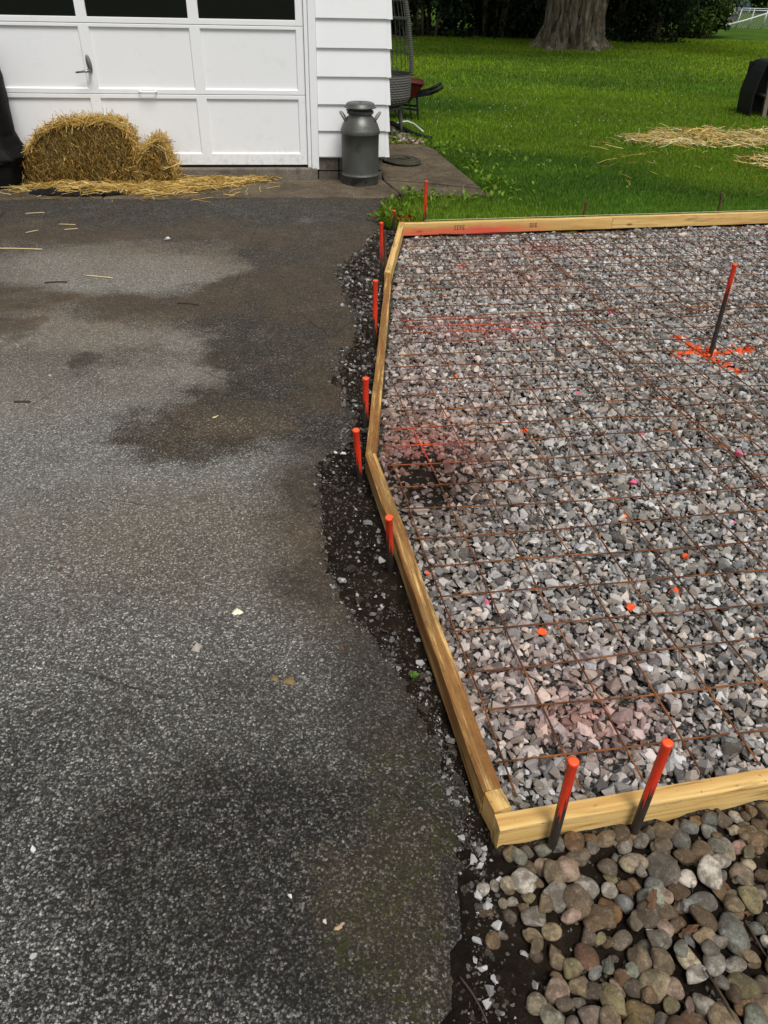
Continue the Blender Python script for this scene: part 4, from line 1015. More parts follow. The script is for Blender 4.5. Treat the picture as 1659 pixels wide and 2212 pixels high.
# brown stones of the border behind the garage corner
bord = add('stone_border', None); tag(bord, kind='structure')
HMb = HMap(-.5, .6, 9.3, 11.2, .008, lambda X, Y: np.full(X.shape, -.01))
nb = 0
for it in range(900):
    if nb >= 150: break
    y = rng.uniform(9.5, 10.7); x = rng.uniform(-.25, .36)
    if x > .36 - .28 * (y - 9.5) / .9 or not (x > -.2): continue
    s = rng.uniform(.022, .045); k = int(rng.integers(0, 40)); z_ = HMb.drop(x, y, s * .8, s * .5, .4, .2)
    o = add('border_stone', crm[k], bord); o.matrix_basis = Matrix.Translation((x, y, z_)) @ Matrix(rots(1, .5)[0].tolist()).to_4x4() @ Matrix.Scale(s, 4)
    c = pal[rng.integers(0, len(pal))] * rng.uniform(.5, .95) * np.array([1.05, .92, .8]); o.color = (*[float(v) for v in c], 1); nb += 1

# ================================================================== WIRE MESH
A0 = np.array([.310, 1.178]); MU = np.array([.1508, .0245]); MV = np.array([-.0308, .1508])
def hz(x, y):
    i = int(np.clip((x - HMg.x0) / HMg.res, 0, len(HMg.gx) - 1)); j = int(np.clip((y - HMg.y0) / HMg.res, 0, len(HMg.gy) - 1))
    return HMg.h[max(0, i - 2):i + 3, max(0, j - 2):j + 3].max()
def wire(sheet, p, q, lift, seed):
    L = np.linalg.norm(q - p); n_ = max(3, int(L / .06)); ts = np.linspace(0, 1, n_)
    P = p + (q - p) * ts[:, None]; nrm = np.array([-(q - p)[1], (q - p)[0]]) / L
    P = P + nrm * ((vnoise(ts * L * 1.3 + seed, ts * 0 + seed * 1.7) - .5) * .022 + (vnoise(ts * L * 5 + seed, ts * 0 + 3.) - .5) * .004)[:, None]
    ok = (P[:, 0] > board_x(P[:, 1]) + .055) & (P[:, 1] > near_y(P[:, 0]) + .05) & (P[:, 1] < far_y(P[:, 0]) - .02)
    if ok.sum() < 3: return
    a = np.argmax(ok); b = n_ - np.argmax(ok[::-1]); P = P[a:b]
    z = gravel_z(P[:, 1]) + .004
    hh = np.array([hz(*w) for w in P]); k = np.ones(9) / 9; hp = np.convolve(np.pad(hh, 4, mode='edge'), k, 'valid')
    z = hp + .0105 + .004 * sst(1.8, 3.2, P[:, 1]) + lift + (vnoise(np.arange(len(P)) * .15 + seed, np.zeros(len(P)) + seed) - .3) * .010
    V, F = tube(np.c_[P, z], .0027, 6)
    f = np.clip(.9 * np.exp(-(((V[:, 0] - .15) / .12) ** 2 + ((V[:, 1] - 2.74) / .14) ** 2)) + .6 * np.exp(-(((V[:, 0] - .5) / .4) ** 2 + ((V[:, 1] - 4.05) / .12) ** 2)), 0, 1)
    nobj('wire', V, F, M['rust'], sheet, smooth=True, col=np.c_[f, f, f])
def sheet(label, c0, c1, r0, r1, dc=0, dr=0, ang=0., over=.02):
    o = thing('wire_mesh_sheet', label, 'wire mesh', (0, 0, 0), 0, 'sheets of rusty wire mesh on the gravel')
    ca, sa = math.cos(ang), math.sin(ang)
    def pt(c, r):
        v = MU * (c + dc - 4) + MV * (r + dr - 10); v = np.array([v[0] * ca - v[1] * sa, v[0] * sa + v[1] * ca]); return A0 + MU * 4 + MV * 10 + v
    for r_ in range(r0, r1 + 1): wire(o, pt(c0 - .14, r_), pt(c1 + .14, r_), .0015, r_ * 3.7 + c0 + .3)
    for c_ in range(c0, c1 + 1): wire(o, pt(c_, r0 - 1.0 if r0 == 0 else r0 - .14), pt(c_, r1 + .14), -.0018, c_ * 5.3 + r0 + 90.1)
    return o
sheet('rusty wire mesh sheet over the near left half of the gravel', 0, 9, 0, 19)
sheet('rusty wire mesh sheet over the far left of the gravel, overlapping the nearer sheet', 1, 10, 19, 32, .42, -.55, R(-.6))
sheet('rusty wire mesh sheet over the near right of the gravel, overlapping its left neighbour', 9, 19, 0, 19, -.12, .42, R(.8))
sheet('rusty wire mesh sheet in the far right of the gravel', 11, 25, 19, 33, -.3, .1, R(.3))

# ================================================================== GRASS
def in_view(x, y, marg=.6):
    return (np.abs(x) < .56 * (y * .82 + .9) + marg)
def blades(n, ymin, ymax, hgt, wid, name=None, func=None):
    y = np.sqrt(rng.uniform(ymin ** 2, ymax ** 2, n)); lim = .56 * (y * .82 + .9) + .5
    x = rng.uniform(-.15, 1, n) * lim
    ok = lawn_mask(x, y)
    bare = np.exp(-(((x - 2.55) / .35) ** 2 + ((y - 6.86) / .10) ** 2)); ok &= rng.random(n) > bare * .9
    x, y = x[ok], y[ok]; n = len(x)
    h = hgt * rng.uniform(.55, 1.35, n) * (1 + .6 * ((y < far_y(x) + .35) & (x < 4.6)) + .5 * ((x < .3) & (y < 7.1)))
    w = wid * rng.uniform(.6, 1.3, n)
    a = rng.uniform(0, 2 * np.pi, n); lean = rng.uniform(.1, .9, n) * h
    dx, dy = np.cos(a), np.sin(a); b = a + rng.normal(np.pi / 2, .5, n); wx_, wy_ = np.cos(b) * w / 2, np.sin(b) * w / 2
    z = lawn_z(x, y) - .004
    V = np.stack([np.stack([x - wx_, y - wy_, z], -1), np.stack([x + wx_, y + wy_, z], -1),
                  np.stack([x + dx * lean * .35 + wx_ * .8, y + dy * lean * .35 + wy_ * .8, z + h * .6], -1), np.stack([x + dx * lean * .35 - wx_ * .8, y + dy * lean * .35 - wy_ * .8, z + h * .6], -1),
                  np.stack([x + dx * lean, y + dy * lean, z + h * (1 - .25 * lean / h)], -1)], 1)
    i = np.arange(n)[:, None] * 5
    Q = i + np.array([[0, 1, 2, 3]]); T = i + np.array([[3, 2, 4]])
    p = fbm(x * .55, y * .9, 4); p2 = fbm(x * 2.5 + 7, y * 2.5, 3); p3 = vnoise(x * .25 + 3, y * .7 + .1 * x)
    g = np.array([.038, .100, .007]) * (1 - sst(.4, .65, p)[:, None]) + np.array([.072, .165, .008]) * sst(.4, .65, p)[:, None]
    sunlit_warm = np.clip(.55 * sst(.5, .75, p3) + .5 * sst(12, 20, y) + .9 * sst(5.5, 9, x) * sst(11, 16, y), 0, 1)[:, None]  # yellower patches, plus sunlight on the far right lawn put into the blade colour
    g = g * (1 - sunlit_warm * .6) + np.array([.26, .37, .008]) * sunlit_warm * .6
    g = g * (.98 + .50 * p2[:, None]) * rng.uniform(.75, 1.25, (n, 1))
    yl = rng.random(n) < .035; g[yl] = np.array([.28, .25, .09])
    return V.reshape(-1, 3), Q, T, np.repeat(g, 5, 0), n
VV, FQ, FT, CC, off = [], [], [], [], 0
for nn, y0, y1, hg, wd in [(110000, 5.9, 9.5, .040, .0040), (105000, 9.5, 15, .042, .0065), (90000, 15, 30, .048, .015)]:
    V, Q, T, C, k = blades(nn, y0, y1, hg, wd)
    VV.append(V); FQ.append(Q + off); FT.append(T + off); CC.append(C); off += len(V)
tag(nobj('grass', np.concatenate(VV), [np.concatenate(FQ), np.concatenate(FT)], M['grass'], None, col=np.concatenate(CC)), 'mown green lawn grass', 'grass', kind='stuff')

# broad-leaved weeds along the lawn's edges and clover blossoms
def leaf_quads(P, N, L, W, col, fold=.25):
    """pointed folded leaves: P base points, N leaf directions (unit), L, W sizes"""
    n = len(P); up = np.tile([0, 0, 1.], (n, 1)) + rng.normal(0, .4, (n, 3))
    S = np.cross(N, up); S /= np.linalg.norm(S, axis=1)[:, None] + 1e-9; U = np.cross(S, N)
    L = L[:, None]; W = W[:, None]
    a = P; b = P + N * L * .5 + S * W * .5 + U * W * fold; c = P + N * L; d = P + N * L * .5 - S * W * .5 + U * W * fold; m = P + N * L * .5
    V = np.stack([a, b, c, d, m], 1).reshape(-1, 3); i = np.arange(n)[:, None] * 5
    F = np.concatenate([i + np.array([[0, 1, 4]]), i + np.array([[1, 2, 4]]), i + np.array([[2, 3, 4]]), i + np.array([[3, 0, 4]])])
    return V, F, np.repeat(col, 5, 0)
wp = []
for cx, cy, rr, k in [(-.02, 7.0, .06, 30), (.02, 6.77, .08, 26), (.13, 6.97, .12, 45), (.05, 6.42, .08, 40), (-.03, 6.32, .06, 30), (-.05, 6.15, .06, 26), (.4, 6.98, .2, 50), (.55, 8.5, .12, 50), (.68, 7.95, .12, 55), (.75, 8.25, .15, 50), (.9, 7.5, .12, 45), (.42, 9.35, .1, 40), (.5, 9.0, .1, 40), (1.0, 7.2, .15, 40), (.8, 7.04, .12, 30), (1.2, 8.3, .5, 60), (.8, 9.3, .4, 60)]:
    p = np.c_[cx + rng.normal(0, rr, k), cy + rng.normal(0, rr, k), np.zeros(k)]; wp.append(p)
wp = np.concatenate(wp); ok = lawn_mask(wp[:, 0], wp[:, 1]) | (wp[:, 1] < 6.5); wp = wp[ok]; k = len(wp)
wp[:, 2] = rng.uniform(.01, .05, k)
az = rng.uniform(0, 2 * np.pi, k); el = rng.uniform(.1, .9, k); N = np.c_[np.cos(az) * np.cos(el), np.sin(az) * np.cos(el), np.sin(el)]
V, F, C = leaf_quads(wp, N, rng.uniform(.03, .075, k), rng.uniform(.02, .04, k), np.array([.12, .20, .016]) * rng.uniform(.6, 1.5, (k, 1)))
tag(nobj('broadleaf_weeds', V, F, M['leaf'], None, col=C), 'bright broad-leaved weeds along the walk and lawn edge', 'weeds', kind='stuff')
# rust-coloured wilted weed painted by overspray at the far corner
k = 60; p = np.c_[.13 + rng.normal(0, .05, k), 6.12 + rng.normal(0, .025, k), rng.uniform(0, .05, k)]; az = rng.uniform(0, 6.28, k); el = rng.uniform(.2, 1.1, k)
V, F, C = leaf_quads(p, np.c_[np.cos(az) * np.cos(el), np.sin(az) * np.cos(el), np.sin(el)], rng.uniform(.03, .06, k), rng.uniform(.015, .03, k), np.array([.36, .07, .02]) * rng.uniform(.3, 1.2, (k, 1)))
tag(nobj('painted_weeds', V, F, M['leaf'], None, col=C), 'low weeds caught by orange-red marking paint at the far corner', 'weeds', kind='stuff')
k = 75; x = rng.uniform(.4, 4.2, k); y = np.clip(rng.normal(12.2, 1.7, k), 8, 16); x = x * (y / 12)
sph = lathe([(.0, -1), (.6, -.75), (1, 0), (.75, .6), (.0, .9)], 6); ok = lawn_mask(x, y); x, y = x[ok], y[ok]; k = len(x)
V, F, C = merge([(sph[0], sph[1][0])], np.zeros(k, int), np.c_[x, y, lawn_z(x, y) + .055], rots(k, .3), rng.uniform(.006, .011, k), np.full((k, 3), .5))
tag(nobj('clover_blossoms', V, F, M['leaf'], None, col=C), 'tiny white clover blossoms scattered over the lawn', 'flowers', kind='stuff')

# ================================================================== STRAW
def stalks(P, D, L, r, col, bend=.12):
    """triangular bent stalks: P centres, D unit directions"""
    n = len(P); up = rng.normal(size=(n, 3)); S = np.cross(D, up); S /= np.linalg.norm(S, axis=1)[:, None]; U = np.cross(D, S)
    L = L[:, None]; b = U * L * bend * rng.uniform(-1, 1, (n, 1)); V = []
    for t, bb in ((-.5, 0), (0, 1), (.5, 0)):
        c = P + D * L * t + b * bb
        for k in range(3):
            a = 2 * np.pi * k / 3; V.append(c + (S * np.cos(a) + U * np.sin(a)) * r[:, None])
    V = np.stack(V, 1).reshape(-1, 3); i = np.arange(n)[:, None] * 9; F = []
    for q in (0, 3):
        for k in range(3):
            F.append(i + np.array([[q + k, q + (k + 1) % 3, q + 3 + (k + 1) % 3, q + 3 + k]]))
    return V, np.concatenate(F), np.repeat(col, 9, 0)
def straw_col(n, dark=0):
    base = np.array([[.74, .50, .13], [.58, .36, .075], [.88, .68, .28], [.40, .22, .05]])
    return base[rng.integers(0, 4, n)] * rng.uniform(.6 - .3 * dark, 1.15 - .5 * dark, (n, 1))
def straw_soil_mat():
    t = NT('packed_straw'); co = t.coord('Object')
    n = t.noise(t.coord('Object', (60, 30, 14)), 1., 7, .75)
    t.color(t.ramp(n, [(.32, (.016, .008, .002)), (.5, (.085, .048, .012)), (.7, (.26, .165, .045))])).rough(.8); t.bump(n, 1., .02)
    return t.m
M['packed'] = straw_soil_mat()
def bale(label, cx, cy, prof, d0, d1, ang, nst, group=None):
    """prof: outline (x, z) of the bale's long side, left to right over the top; d0..d1 its depth"""
    o = thing('straw_bale', label, 'straw bale', (cx, cy, .012), ang)
    pr = np.array(prof, float); n = len(pr)
    # closed outline resampled
    seg = np.r_[0, np.cumsum(np.linalg.norm(np.diff(pr, axis=0), axis=1))]; t = np.linspace(0, seg[-1], 60)
    O = np.c_[np.interp(t, seg, pr[:, 0]), np.interp(t, seg, pr[:, 1])]
    cen = np.array([O[:, 0].mean(), O[:, 1].max() * .35])
    ds = np.concatenate([[0.0], np.linspace(.0, 1, 14), [1.0]]); sc = np.concatenate([[.0], [.80, .90, .955, .985], np.ones(6), [.985, .955, .90, .80], [.0]])
    V = []
    for dd, s in zip(ds, sc):
        q = cen + (O - cen) * s; q[:, 1] = np.maximum(q[:, 1], 0)
        V.append(np.c_[q[:, 0], np.full(60, d0 + (d1 - d0) * dd), q[:, 1]])
    V = np.concatenate(V); V += (np.stack([fbm(V[:, 0] * 14, V[:, 2] * 14 + V[:, 1] * 9, 3), fbm(V[:, 0] * 14 + 5, V[:, 2] * 14 + V[:, 1] * 9, 3), fbm(V[:, 0] * 14, V[:, 2] * 14 + 8 + V[:, 1] * 9, 3)], -1) - .5) * .035
    V[:, 2] = np.maximum(V[:, 2], 0)
    m = 60; i = np.arange(len(ds) - 1)[:, None] * m; j = np.arange(m)[None]; k = (j + 1) % m
    nobj('packed_straw', V, np.stack([i + j, i + k, i + m + k, i + m + j], -1).reshape(-1, 4), M['packed'], o, smooth=True)
    # stalks: cut ends on the faces, lying stalks over the top and ends
    nf = int(nst * .55)
    x = rng.uniform(O[:, 0].min(), O[:, 0].max(), nf); z = rng.uniform(0, O[:, 1].max(), nf); ok = inpoly(x, z, list(map(tuple, O)) + [(O[-1, 0], -.01), (O[0, 0], -.01)]); x, z = x[ok], z[ok]; nf = len(x)
    fr = rng.random(nf) < .8
    rel = np.clip(np.minimum.reduce([x - O[:, 0].min(), O[:, 0].max() - x, np.interp(x, O[:, 0], O[:, 1]) - z]) / .10, 0, 1)
    Pf = np.c_[x, np.where(fr, d0 - .004 + .06 * (1 - rel) ** 2, d1 + .004), z]
    a = rng.normal(np.pi / 2, .5, nf); out = rng.uniform(.1, .9, nf) * np.where(fr, -1, 1)
    D = np.c_[np.cos(a), out, np.sin(a)]; D /= np.linalg.norm(D, axis=1)[:, None]
    p1 = stalks(Pf, D, rng.uniform(.02, .085, nf), rng.uniform(.0012, .0024, nf), straw_col(nf, .55) * np.where(rng.random((nf, 1)) < .22, 1.9, .8))
    nt = int(nst * .45); kx = rng.integers(0, 60, nt); q = O[kx] + rng.normal(0, .008, (nt, 2))
    Pt = np.c_[q[:, 0], rng.uniform(d0 - .01, d1 + .01, nt), np.maximum(q[:, 1] + .003, .004)]
    a = rng.uniform(0, np.pi, nt); tn = O[np.minimum(kx + 1, 59)] - O[np.maximum(kx - 1, 0)]; tn /= np.linalg.norm(tn, axis=1)[:, None] + 1e-9
    D = np.c_[np.cos(a) * tn[:, 0], np.sin(a), np.cos(a) * tn[:, 1]] + rng.normal(0, .42, (nt, 3)); D /= np.linalg.norm(D, axis=1)[:, None]
    p2 = stalks(Pt, D, rng.uniform(.05, .22, nt), rng.uniform(.0013, .0026, nt), straw_col(nt))
    V = np.concatenate([p1[0], p2[0]]); F = np.concatenate([p1[1], p2[1] + len(p1[0])])
    tag(nobj('straw_stalks', V, F, M['straw'], o, col=np.concatenate([p1[2], p2[2]])), kind='stuff')
    return o
bale('big round-shouldered straw bale leaning on the garage door', -3.22, 7.10, [(-.01, 0), (-.005, .08), (.02, .15), (.07, .225), (.14, .31), (.22, .385), (.32, .44), (.48, .475), (.64, .485), (.80, .485), (.90, .465), (.955, .39), (.985, .27), (.995, .15), (.985, 0)], 0, .40, R(6.5), 9000)
bale('small broken-off chunk of straw beside the big bale', -2.215, 7.20, [(0, 0), (.005, .15), (.03, .25), (.09, .29), (.16, .335), (.20, .35), (.23, .30), (.26, .20), (.29, .10), (.295, 0)], 0, .26, R(7), 3200)
def straw_patch(name, label, poly, n, zf, L=(.06, .24), flat=.10, dens=None, tone=1.0, wide=1.0):
    P = np.array(poly); x = rng.uniform(P[:, 0].min(), P[:, 0].max(), n * 3); y = rng.uniform(P[:, 1].min(), P[:, 1].max(), n * 3)
    wob_ = (fbm(x * 6, y * 6, 3) - .5) * .45
    ok = inpoly(x + wob_, y + wob_, poly)
    if dens is not None: ok &= rng.random(n * 3) < dens(x, y)
    x, y = x[ok][:n], y[ok][:n]; k = len(x)
    z = zf(x, y) + rng.uniform(.002, .03 if n > 200 else .006, k)
    a = rng.uniform(0, np.pi, k); D = np.c_[np.cos(a), np.sin(a), rng.normal(0, flat, k)]; D /= np.linalg.norm(D, axis=1)[:, None]
    V, F, C = stalks(np.c_[x, y, z], D, rng.uniform(*L, k), rng.uniform(.0013, .0026, k) * wide, np.minimum(straw_col(k) * tone, .95))
    V[:, 2] = np.maximum(V[:, 2], -.01)
    return tag(nobj(name, V, F, M['straw'], None, col=C), label, 'straw', kind='stuff')
straw_patch('loose_straw', 'loose golden straw strewn on the concrete in front of the bale and door', [(-3.15, 6.88), (-2.6, 6.70), (-2.0, 6.74), (-1.6, 6.98), (-1.15, 7.45), (-1.05, 7.62), (-1.5, 7.60), (-2.0, 7.42), (-2.4, 7.2), (-3.0, 7.12)], 2100, lambda x, y: .012 + .045 * np.exp(-(((x + 2.62) / .36) ** 2 + ((y - 6.80) / .10) ** 2)), dens=lambda x, y: .35 + .65 * np.exp(-(((y - (7.02 + .35 * (x + 2.2) * (x > -2.2))) / .22) ** 2)))
straw_patch('stray_straw', 'single stray straws scattered over the concrete and asphalt by the bale', [(-3.3, 6.75), (-2.7, 6.45), (-1.8, 6.55), (-1.2, 6.85), (-.75, 7.35), (-.95, 7.62), (-1.5, 7.60), (-2.2, 7.25), (-3.2, 7.05)], 90, lambda x, y: np.full(len(x), .010), (.05, .26), .05)
straw_patch('lawn_straw', 'wide swath of pale straw on the lawn, farther of two', [(2.7, 10.2), (3.3, 10.75), (4.3, 10.9), (6.2, 11.3), (6.2, 10.2), (4.4, 9.75), (3.5, 9.65), (2.8, 9.75)], 1350, lambda x, y: lawn_z(x, y) + .04, (.08, .32), .20, tone=np.array([1.25, 1.35, 1.9]), wide=1.35)
straw_patch('lawn_straw', 'small tuft of pale straw at the right edge of the lawn, nearer of two', [(3.55, 8.9), (3.8, 9.1), (5.2, 9.3), (5.2, 8.3), (3.9, 8.3), (3.6, 8.5)], 420, lambda x, y: lawn_z(x, y) + .04, (.08, .32), .20, tone=np.array([1.25, 1.35, 1.9]), wide=1.35, dens=lambda x, y: sst(3.5, 4.1, x))
straw_patch('stray_lawn_straw', 'few stray straws on the near lawn', [(2.0, 7.3), (2.0, 10.2), (4.6, 9.6), (3.6, 7.3)], 46, lambda x, y: lawn_z(x, y) + .045, (.06, .3), .15)

# ================================================================== THINGS BY THE GARAGE
# milk can
mc = thing('milk_can', 'dark grey painted milk can with a rope round its neck beside the door', 'milk can', (-.292, 7.485, .010))
nobj('body', *lathe([(.0, .012), (.160, .012), (.166, 0), (.1675, .004), (.1675, .070), (.171, .073), (.171, .079), (.166, .083), (.165, .10), (.1655, .30), (.1665, .405), (.1715, .408), (.1725, .414), (.1725, .438), (.170, .444), (.1665, .452), (.158, .476), (.143, .505), (.124, .531), (.108, .546), (.101, .553), (.099, .566), (.0985, .585), (.104, .604), (.112, .612), (.108, .616), (.09, .616)], 56), M['can'], mc, smooth=True)
nobj('lid', *lathe([(.10, .612), (.134, .611), (.140, .614), (.1405, .618), (.136, .622), (.130, .624), (.126, .636), (.118, .647), (.104, .653), (.06, .652), (.02, .649), (.0, .650)], 48), M['can'], mc, smooth=True)
nobj('lid_knob', *lathe([(.011, .648), (.012, .654), (.007, .658), (0, .659)], 12), M['can'], mc, smooth=True)
for s in (-1, 1):
    pts = []
    for t in np.linspace(0, np.pi, 14):
        pts.append((s * (.128 + .042 * math.sin(t) ** .8), -.03 * math.cos(t) * 1.1 - .01, .515 + .060 * math.sin(t) ** .7))
    nobj('handle', *tube(pts, [.011] + [.013] * 12 + [.011], 8), M['handle_worn'], mc, smooth=True)
for ph in (0, 2.1, 4.2):
    t = np.linspace(0, 2 * np.pi, 90); rr = .106 + .005 * np.cos(t * 14 + ph); zz = .578 + .011 * np.sin(t * 14 + ph)
    nobj('rope_strand', *tube(np.c_[rr * np.cos(t), rr * np.sin(t), zz], .0062, 6), M['can'], mc, smooth=True)
nobj('rope_strand', *tube([(-.098, -.045, .588), (-.112, -.05, .603), (-.118, -.055, .596)], .006, 6), M['can'], mc, smooth=True)
for a in (-100, -70, -130):
    p = np.array([math.cos(R(a)), math.sin(R(a))]) * .1672
    o = nobj('rivet_hole', *lathe([(0, 0), (.0055, 0), (.0055, .0015), (0, .0018)], 10), M['black'], mc); o.location = (p[0], p[1], .032); o.rotation_euler = (R(90), 0, R(a + 90))

# black cover at the left edge of the door
cv = thing('covered_grill', 'tall black fabric cover over something standing left of the bale', 'cover', (-3.72, 7.10, 0))
prof = [(0, .44, .27), (.02, .50, .30), (.10, .515, .31), (.19, .53, .315), (.235, .575, .33), (.27, .55, .32), (.32, .52, .30), (.40, .49, .28), (.60, .49, .27), (.82, .50, .27), (1.0, .48, .26), (1.10, .40, .22), (1.14, .2, .1), (1.145, .0, .0)]
V = []; m = 96; a = np.linspace(0, 2 * np.pi, m, endpoint=False)
pz = np.array(prof); zt = np.unique(np.r_[np.linspace(0, 1.145, 60), pz[:, 0]])
for z_ in zt:
    rx = np.interp(z_, pz[:, 0], pz[:, 1]); ry = np.interp(z_, pz[:, 0], pz[:, 2])
    e = 3.2; cxx = np.sign(np.cos(a)) * np.abs(np.cos(a)) ** (2 / e); cyy = np.sign(np.sin(a)) * np.abs(np.sin(a)) ** (2 / e)
    fold = 1 + .035 * np.sin(a * 11 + z_ * 2) * sst(1.1, .4, z_) + .03 * (fbm(a * 3, z_ * 9 + a * 0, 3) - .5)
    V.append(np.c_[rx * cxx * fold, ry * cyy * fold, np.full(m, z_)])
i = np.arange(len(zt) - 1)[:, None] * m; j = np.arange(m)[None]; k = (j + 1) % m
nobj('cover_body', np.concatenate(V), np.stack([i + j, i + k, i + m + k, i + m + j], -1).reshape(-1, 4), M['black'], cv, smooth=True)
t = np.linspace(0, 2 * np.pi, 80); nobj('hem_cord', *tube(np.c_[.545 * np.sign(np.cos(t)) * np.abs(np.cos(t)) ** .62, .32 * np.sign(np.sin(t)) * np.abs(np.sin(t)) ** .62, .225 + .01 * np.sin(t * 3)], .008, 6), M['black'], cv, smooth=True)

# flattened black sheet and the blue cord under the straw
nx_, ny_ = 50, 18; a_, b_ = np.meshgrid(np.linspace(-1, 1, nx_), np.linspace(-1, 1, ny_), indexing='ij')
k = np.sqrt(np.clip(1 - b_ ** 2 * .0 - 0, 0, 1)); X = a_ * .42 * np.sqrt(1 - .5 * b_ ** 2); Y = b_ * .12 * np.sqrt(1 - .75 * a_ ** 2)
Z = .008 + .060 * np.clip(1 - a_ ** 2 * .9 - b_ ** 2 * .8, 0, 1) * (.3 + 1.2 * np.abs(fbm(a_ * 4 + 5, b_ * 2, 4) - .5) * 2) + (fbm(a_ * 11, b_ * 6, 3) - .5) * .035 * (1 - a_ ** 2)
o = nobj('rubber_mat', np.stack([X, Y, Z], -1).reshape(-1, 3), grid(nx_, ny_), M['black_plastic'], None, smooth=True, loc=(-2.62, 6.80, .012), rot=(0, 0, R(6)))
tag(o, 'crumpled black rubber sheet lying under loose straw in front of the bale', 'mat')
V, F = tube([(-3.20, 7.02, .03), (-3.12, 6.92, .022), (-3.02, 6.86, .018), (-2.93, 6.80, .018), (-2.88, 6.78, .018)], .004, 6)
tag(nobj('blue_cord', V, F, M['blue_cord'], None, smooth=True), 'thin blue cord on the concrete by the black cover', 'cord')

# coiled hose on the walk
t = np.linspace(0, 2 * np.pi * 5.5, 260); rr = .07 + .105 * (t / t[-1]); sq = np.linspace(0, 1, 260)
P = np.c_[rr * 1.05 * np.cos(t) + .004 * rng.normal(size=260).cumsum() * .1, rr * 1.35 * np.sin(t), .016 + .02 * np.abs(np.sin(t * .31)) * (1 - sq * .5)]
V, F = tube(P, .0125, 7); o = nobj('coiled_hose', V, F, M['moss_rope'], None, smooth=True, loc=(.095, 8.42, .014), rot=(0, 0, R(25))); tag(o, 'flat coil of old mossy hose on the concrete walk behind the milk can', 'hose')

# egg chair
ec = thing('egg_chair', 'grey wicker egg chair behind the garage corner', 'chair', (-.33, 10.2, 0))
ez = np.array([.30, .325, .36, .405, .569, .794, .984, 1.166, 1.345, 1.50, 1.62, 1.70, 1.74]); ea = np.array([.30, .46, .50, .522, .53, .518, .495, .47, .432, .36, .26, .14, .0])
def egg_a(z): return np.interp(z, ez, ea)
# woven bowl: basket weave in relief
nz, na = 54, 190; zz = np.linspace(.302, .64, nz); aa = np.linspace(0, 2 * np.pi, na, endpoint=False)
ZZ, AA = np.meshgrid(zz, aa, indexing='ij')
row = np.floor((ZZ - .30) / .025).astype(int); colm = np.floor(AA / (2 * np.pi) * 48).astype(int)
relief = .010 * np.abs(np.sin((ZZ - .30) / .025 * np.pi)) * (.4 + .6 * np.abs(np.sin(AA * 24 + (row % 2) * np.pi / 2)))
a_r = egg_a(ZZ) + relief - .01
Vb = np.stack([a_r * np.sin(AA), a_r * .82 * np.cos(AA), ZZ], -1).reshape(-1, 3)
i = np.arange(nz - 1)[:, None] * na; j = np.arange(na)[None]; k = (j + 1) % na
nobj('woven_bowl', Vb, [np.stack([i + j, i + k, i + na + k, i + na + j], -1).reshape(-1, 4), np.array([list(range(na))[::-1]])], M['wicker'], ec)
# rim of the opening, wrapped in rattan
zr = np.linspace(.62, 1.74, 60); side = np.c_[egg_a(zr), np.zeros(60) - .02 + .0 * zr, zr]
rim = np.concatenate([side, (side * [-1, 1, 1])[::-1][1:]])
V, F = tube(rim, .020, 10)
nobj('rim', V, F, M['wicker'], ec, smooth=True)
for zc in np.arange(.64, 1.66, .022):
    for s in (1,):
        t = np.linspace(0, 2 * np.pi, 11); x_ = egg_a(zc)
        nobj('rim_wrap', *tube(np.c_[s * x_ + .022 * np.cos(t), -.02 + .022 * np.sin(t), np.full(11, zc)], .005, 5, False), M['wicker'], ec)
for i_, an in enumerate(np.linspace(-82, 82, 22)):
    zc = np.linspace(.62, 1.72 , 26); x_ = egg_a(zc) * math.sin(R(an)) * (1 + .01 * math.sin(i_ * 5)); y_ = egg_a(zc) * .82 * math.cos(R(an))
    nobj('cord', *tube(np.c_[x_, y_, zc], .0055, 6), M['wicker'], ec, smooth=True)
for zc, rr in ((.83, .006), (.985, .007), (1.165, .018), (1.33, .006)):
    an = np.radians(np.linspace(-90, 90, 40)); x_ = egg_a(zc) * np.sin(an); y_ = egg_a(zc) * .82 * np.cos(an)
    nobj('band', *tube(np.c_[x_, y_, np.full(40, zc)], rr, 6), M['wicker'], ec, smooth=True)
t = np.linspace(0, 2 * np.pi, 41); nobj('base_ring', *tube(np.c_[.40 * np.cos(t), .30 * np.sin(t), np.full(41, .285)], .018, 8, False), M['wicker'], ec, smooth=True)
for sx_2, sy_2 in ((1, -.06), (-1, -.06), (.35, 1), (-.35, 1), (.0, -1)):
    fx, fy = .428 * sx_2, .33 * sy_2
    nobj('leg', *join([tube([(fx * .93, fy * .93, .29), (fx * .97, fy * .97, .14), (fx, fy, -.01)], [.026, .023, .018], 8), tube([(fx * .93 - .09, fy * .93, .29), (fx * .93 - .055, fy * .93, .25), (fx * .95 - .01, fy * .95, .17)], .011, 7), tube([(fx * .93 + .05, fy * .93, .29), (fx * .93 + .045, fy * .93, .25), (fx * .95 + .01, fy * .95, .17)], .011, 7)]), M['wicker'], ec, smooth=True)

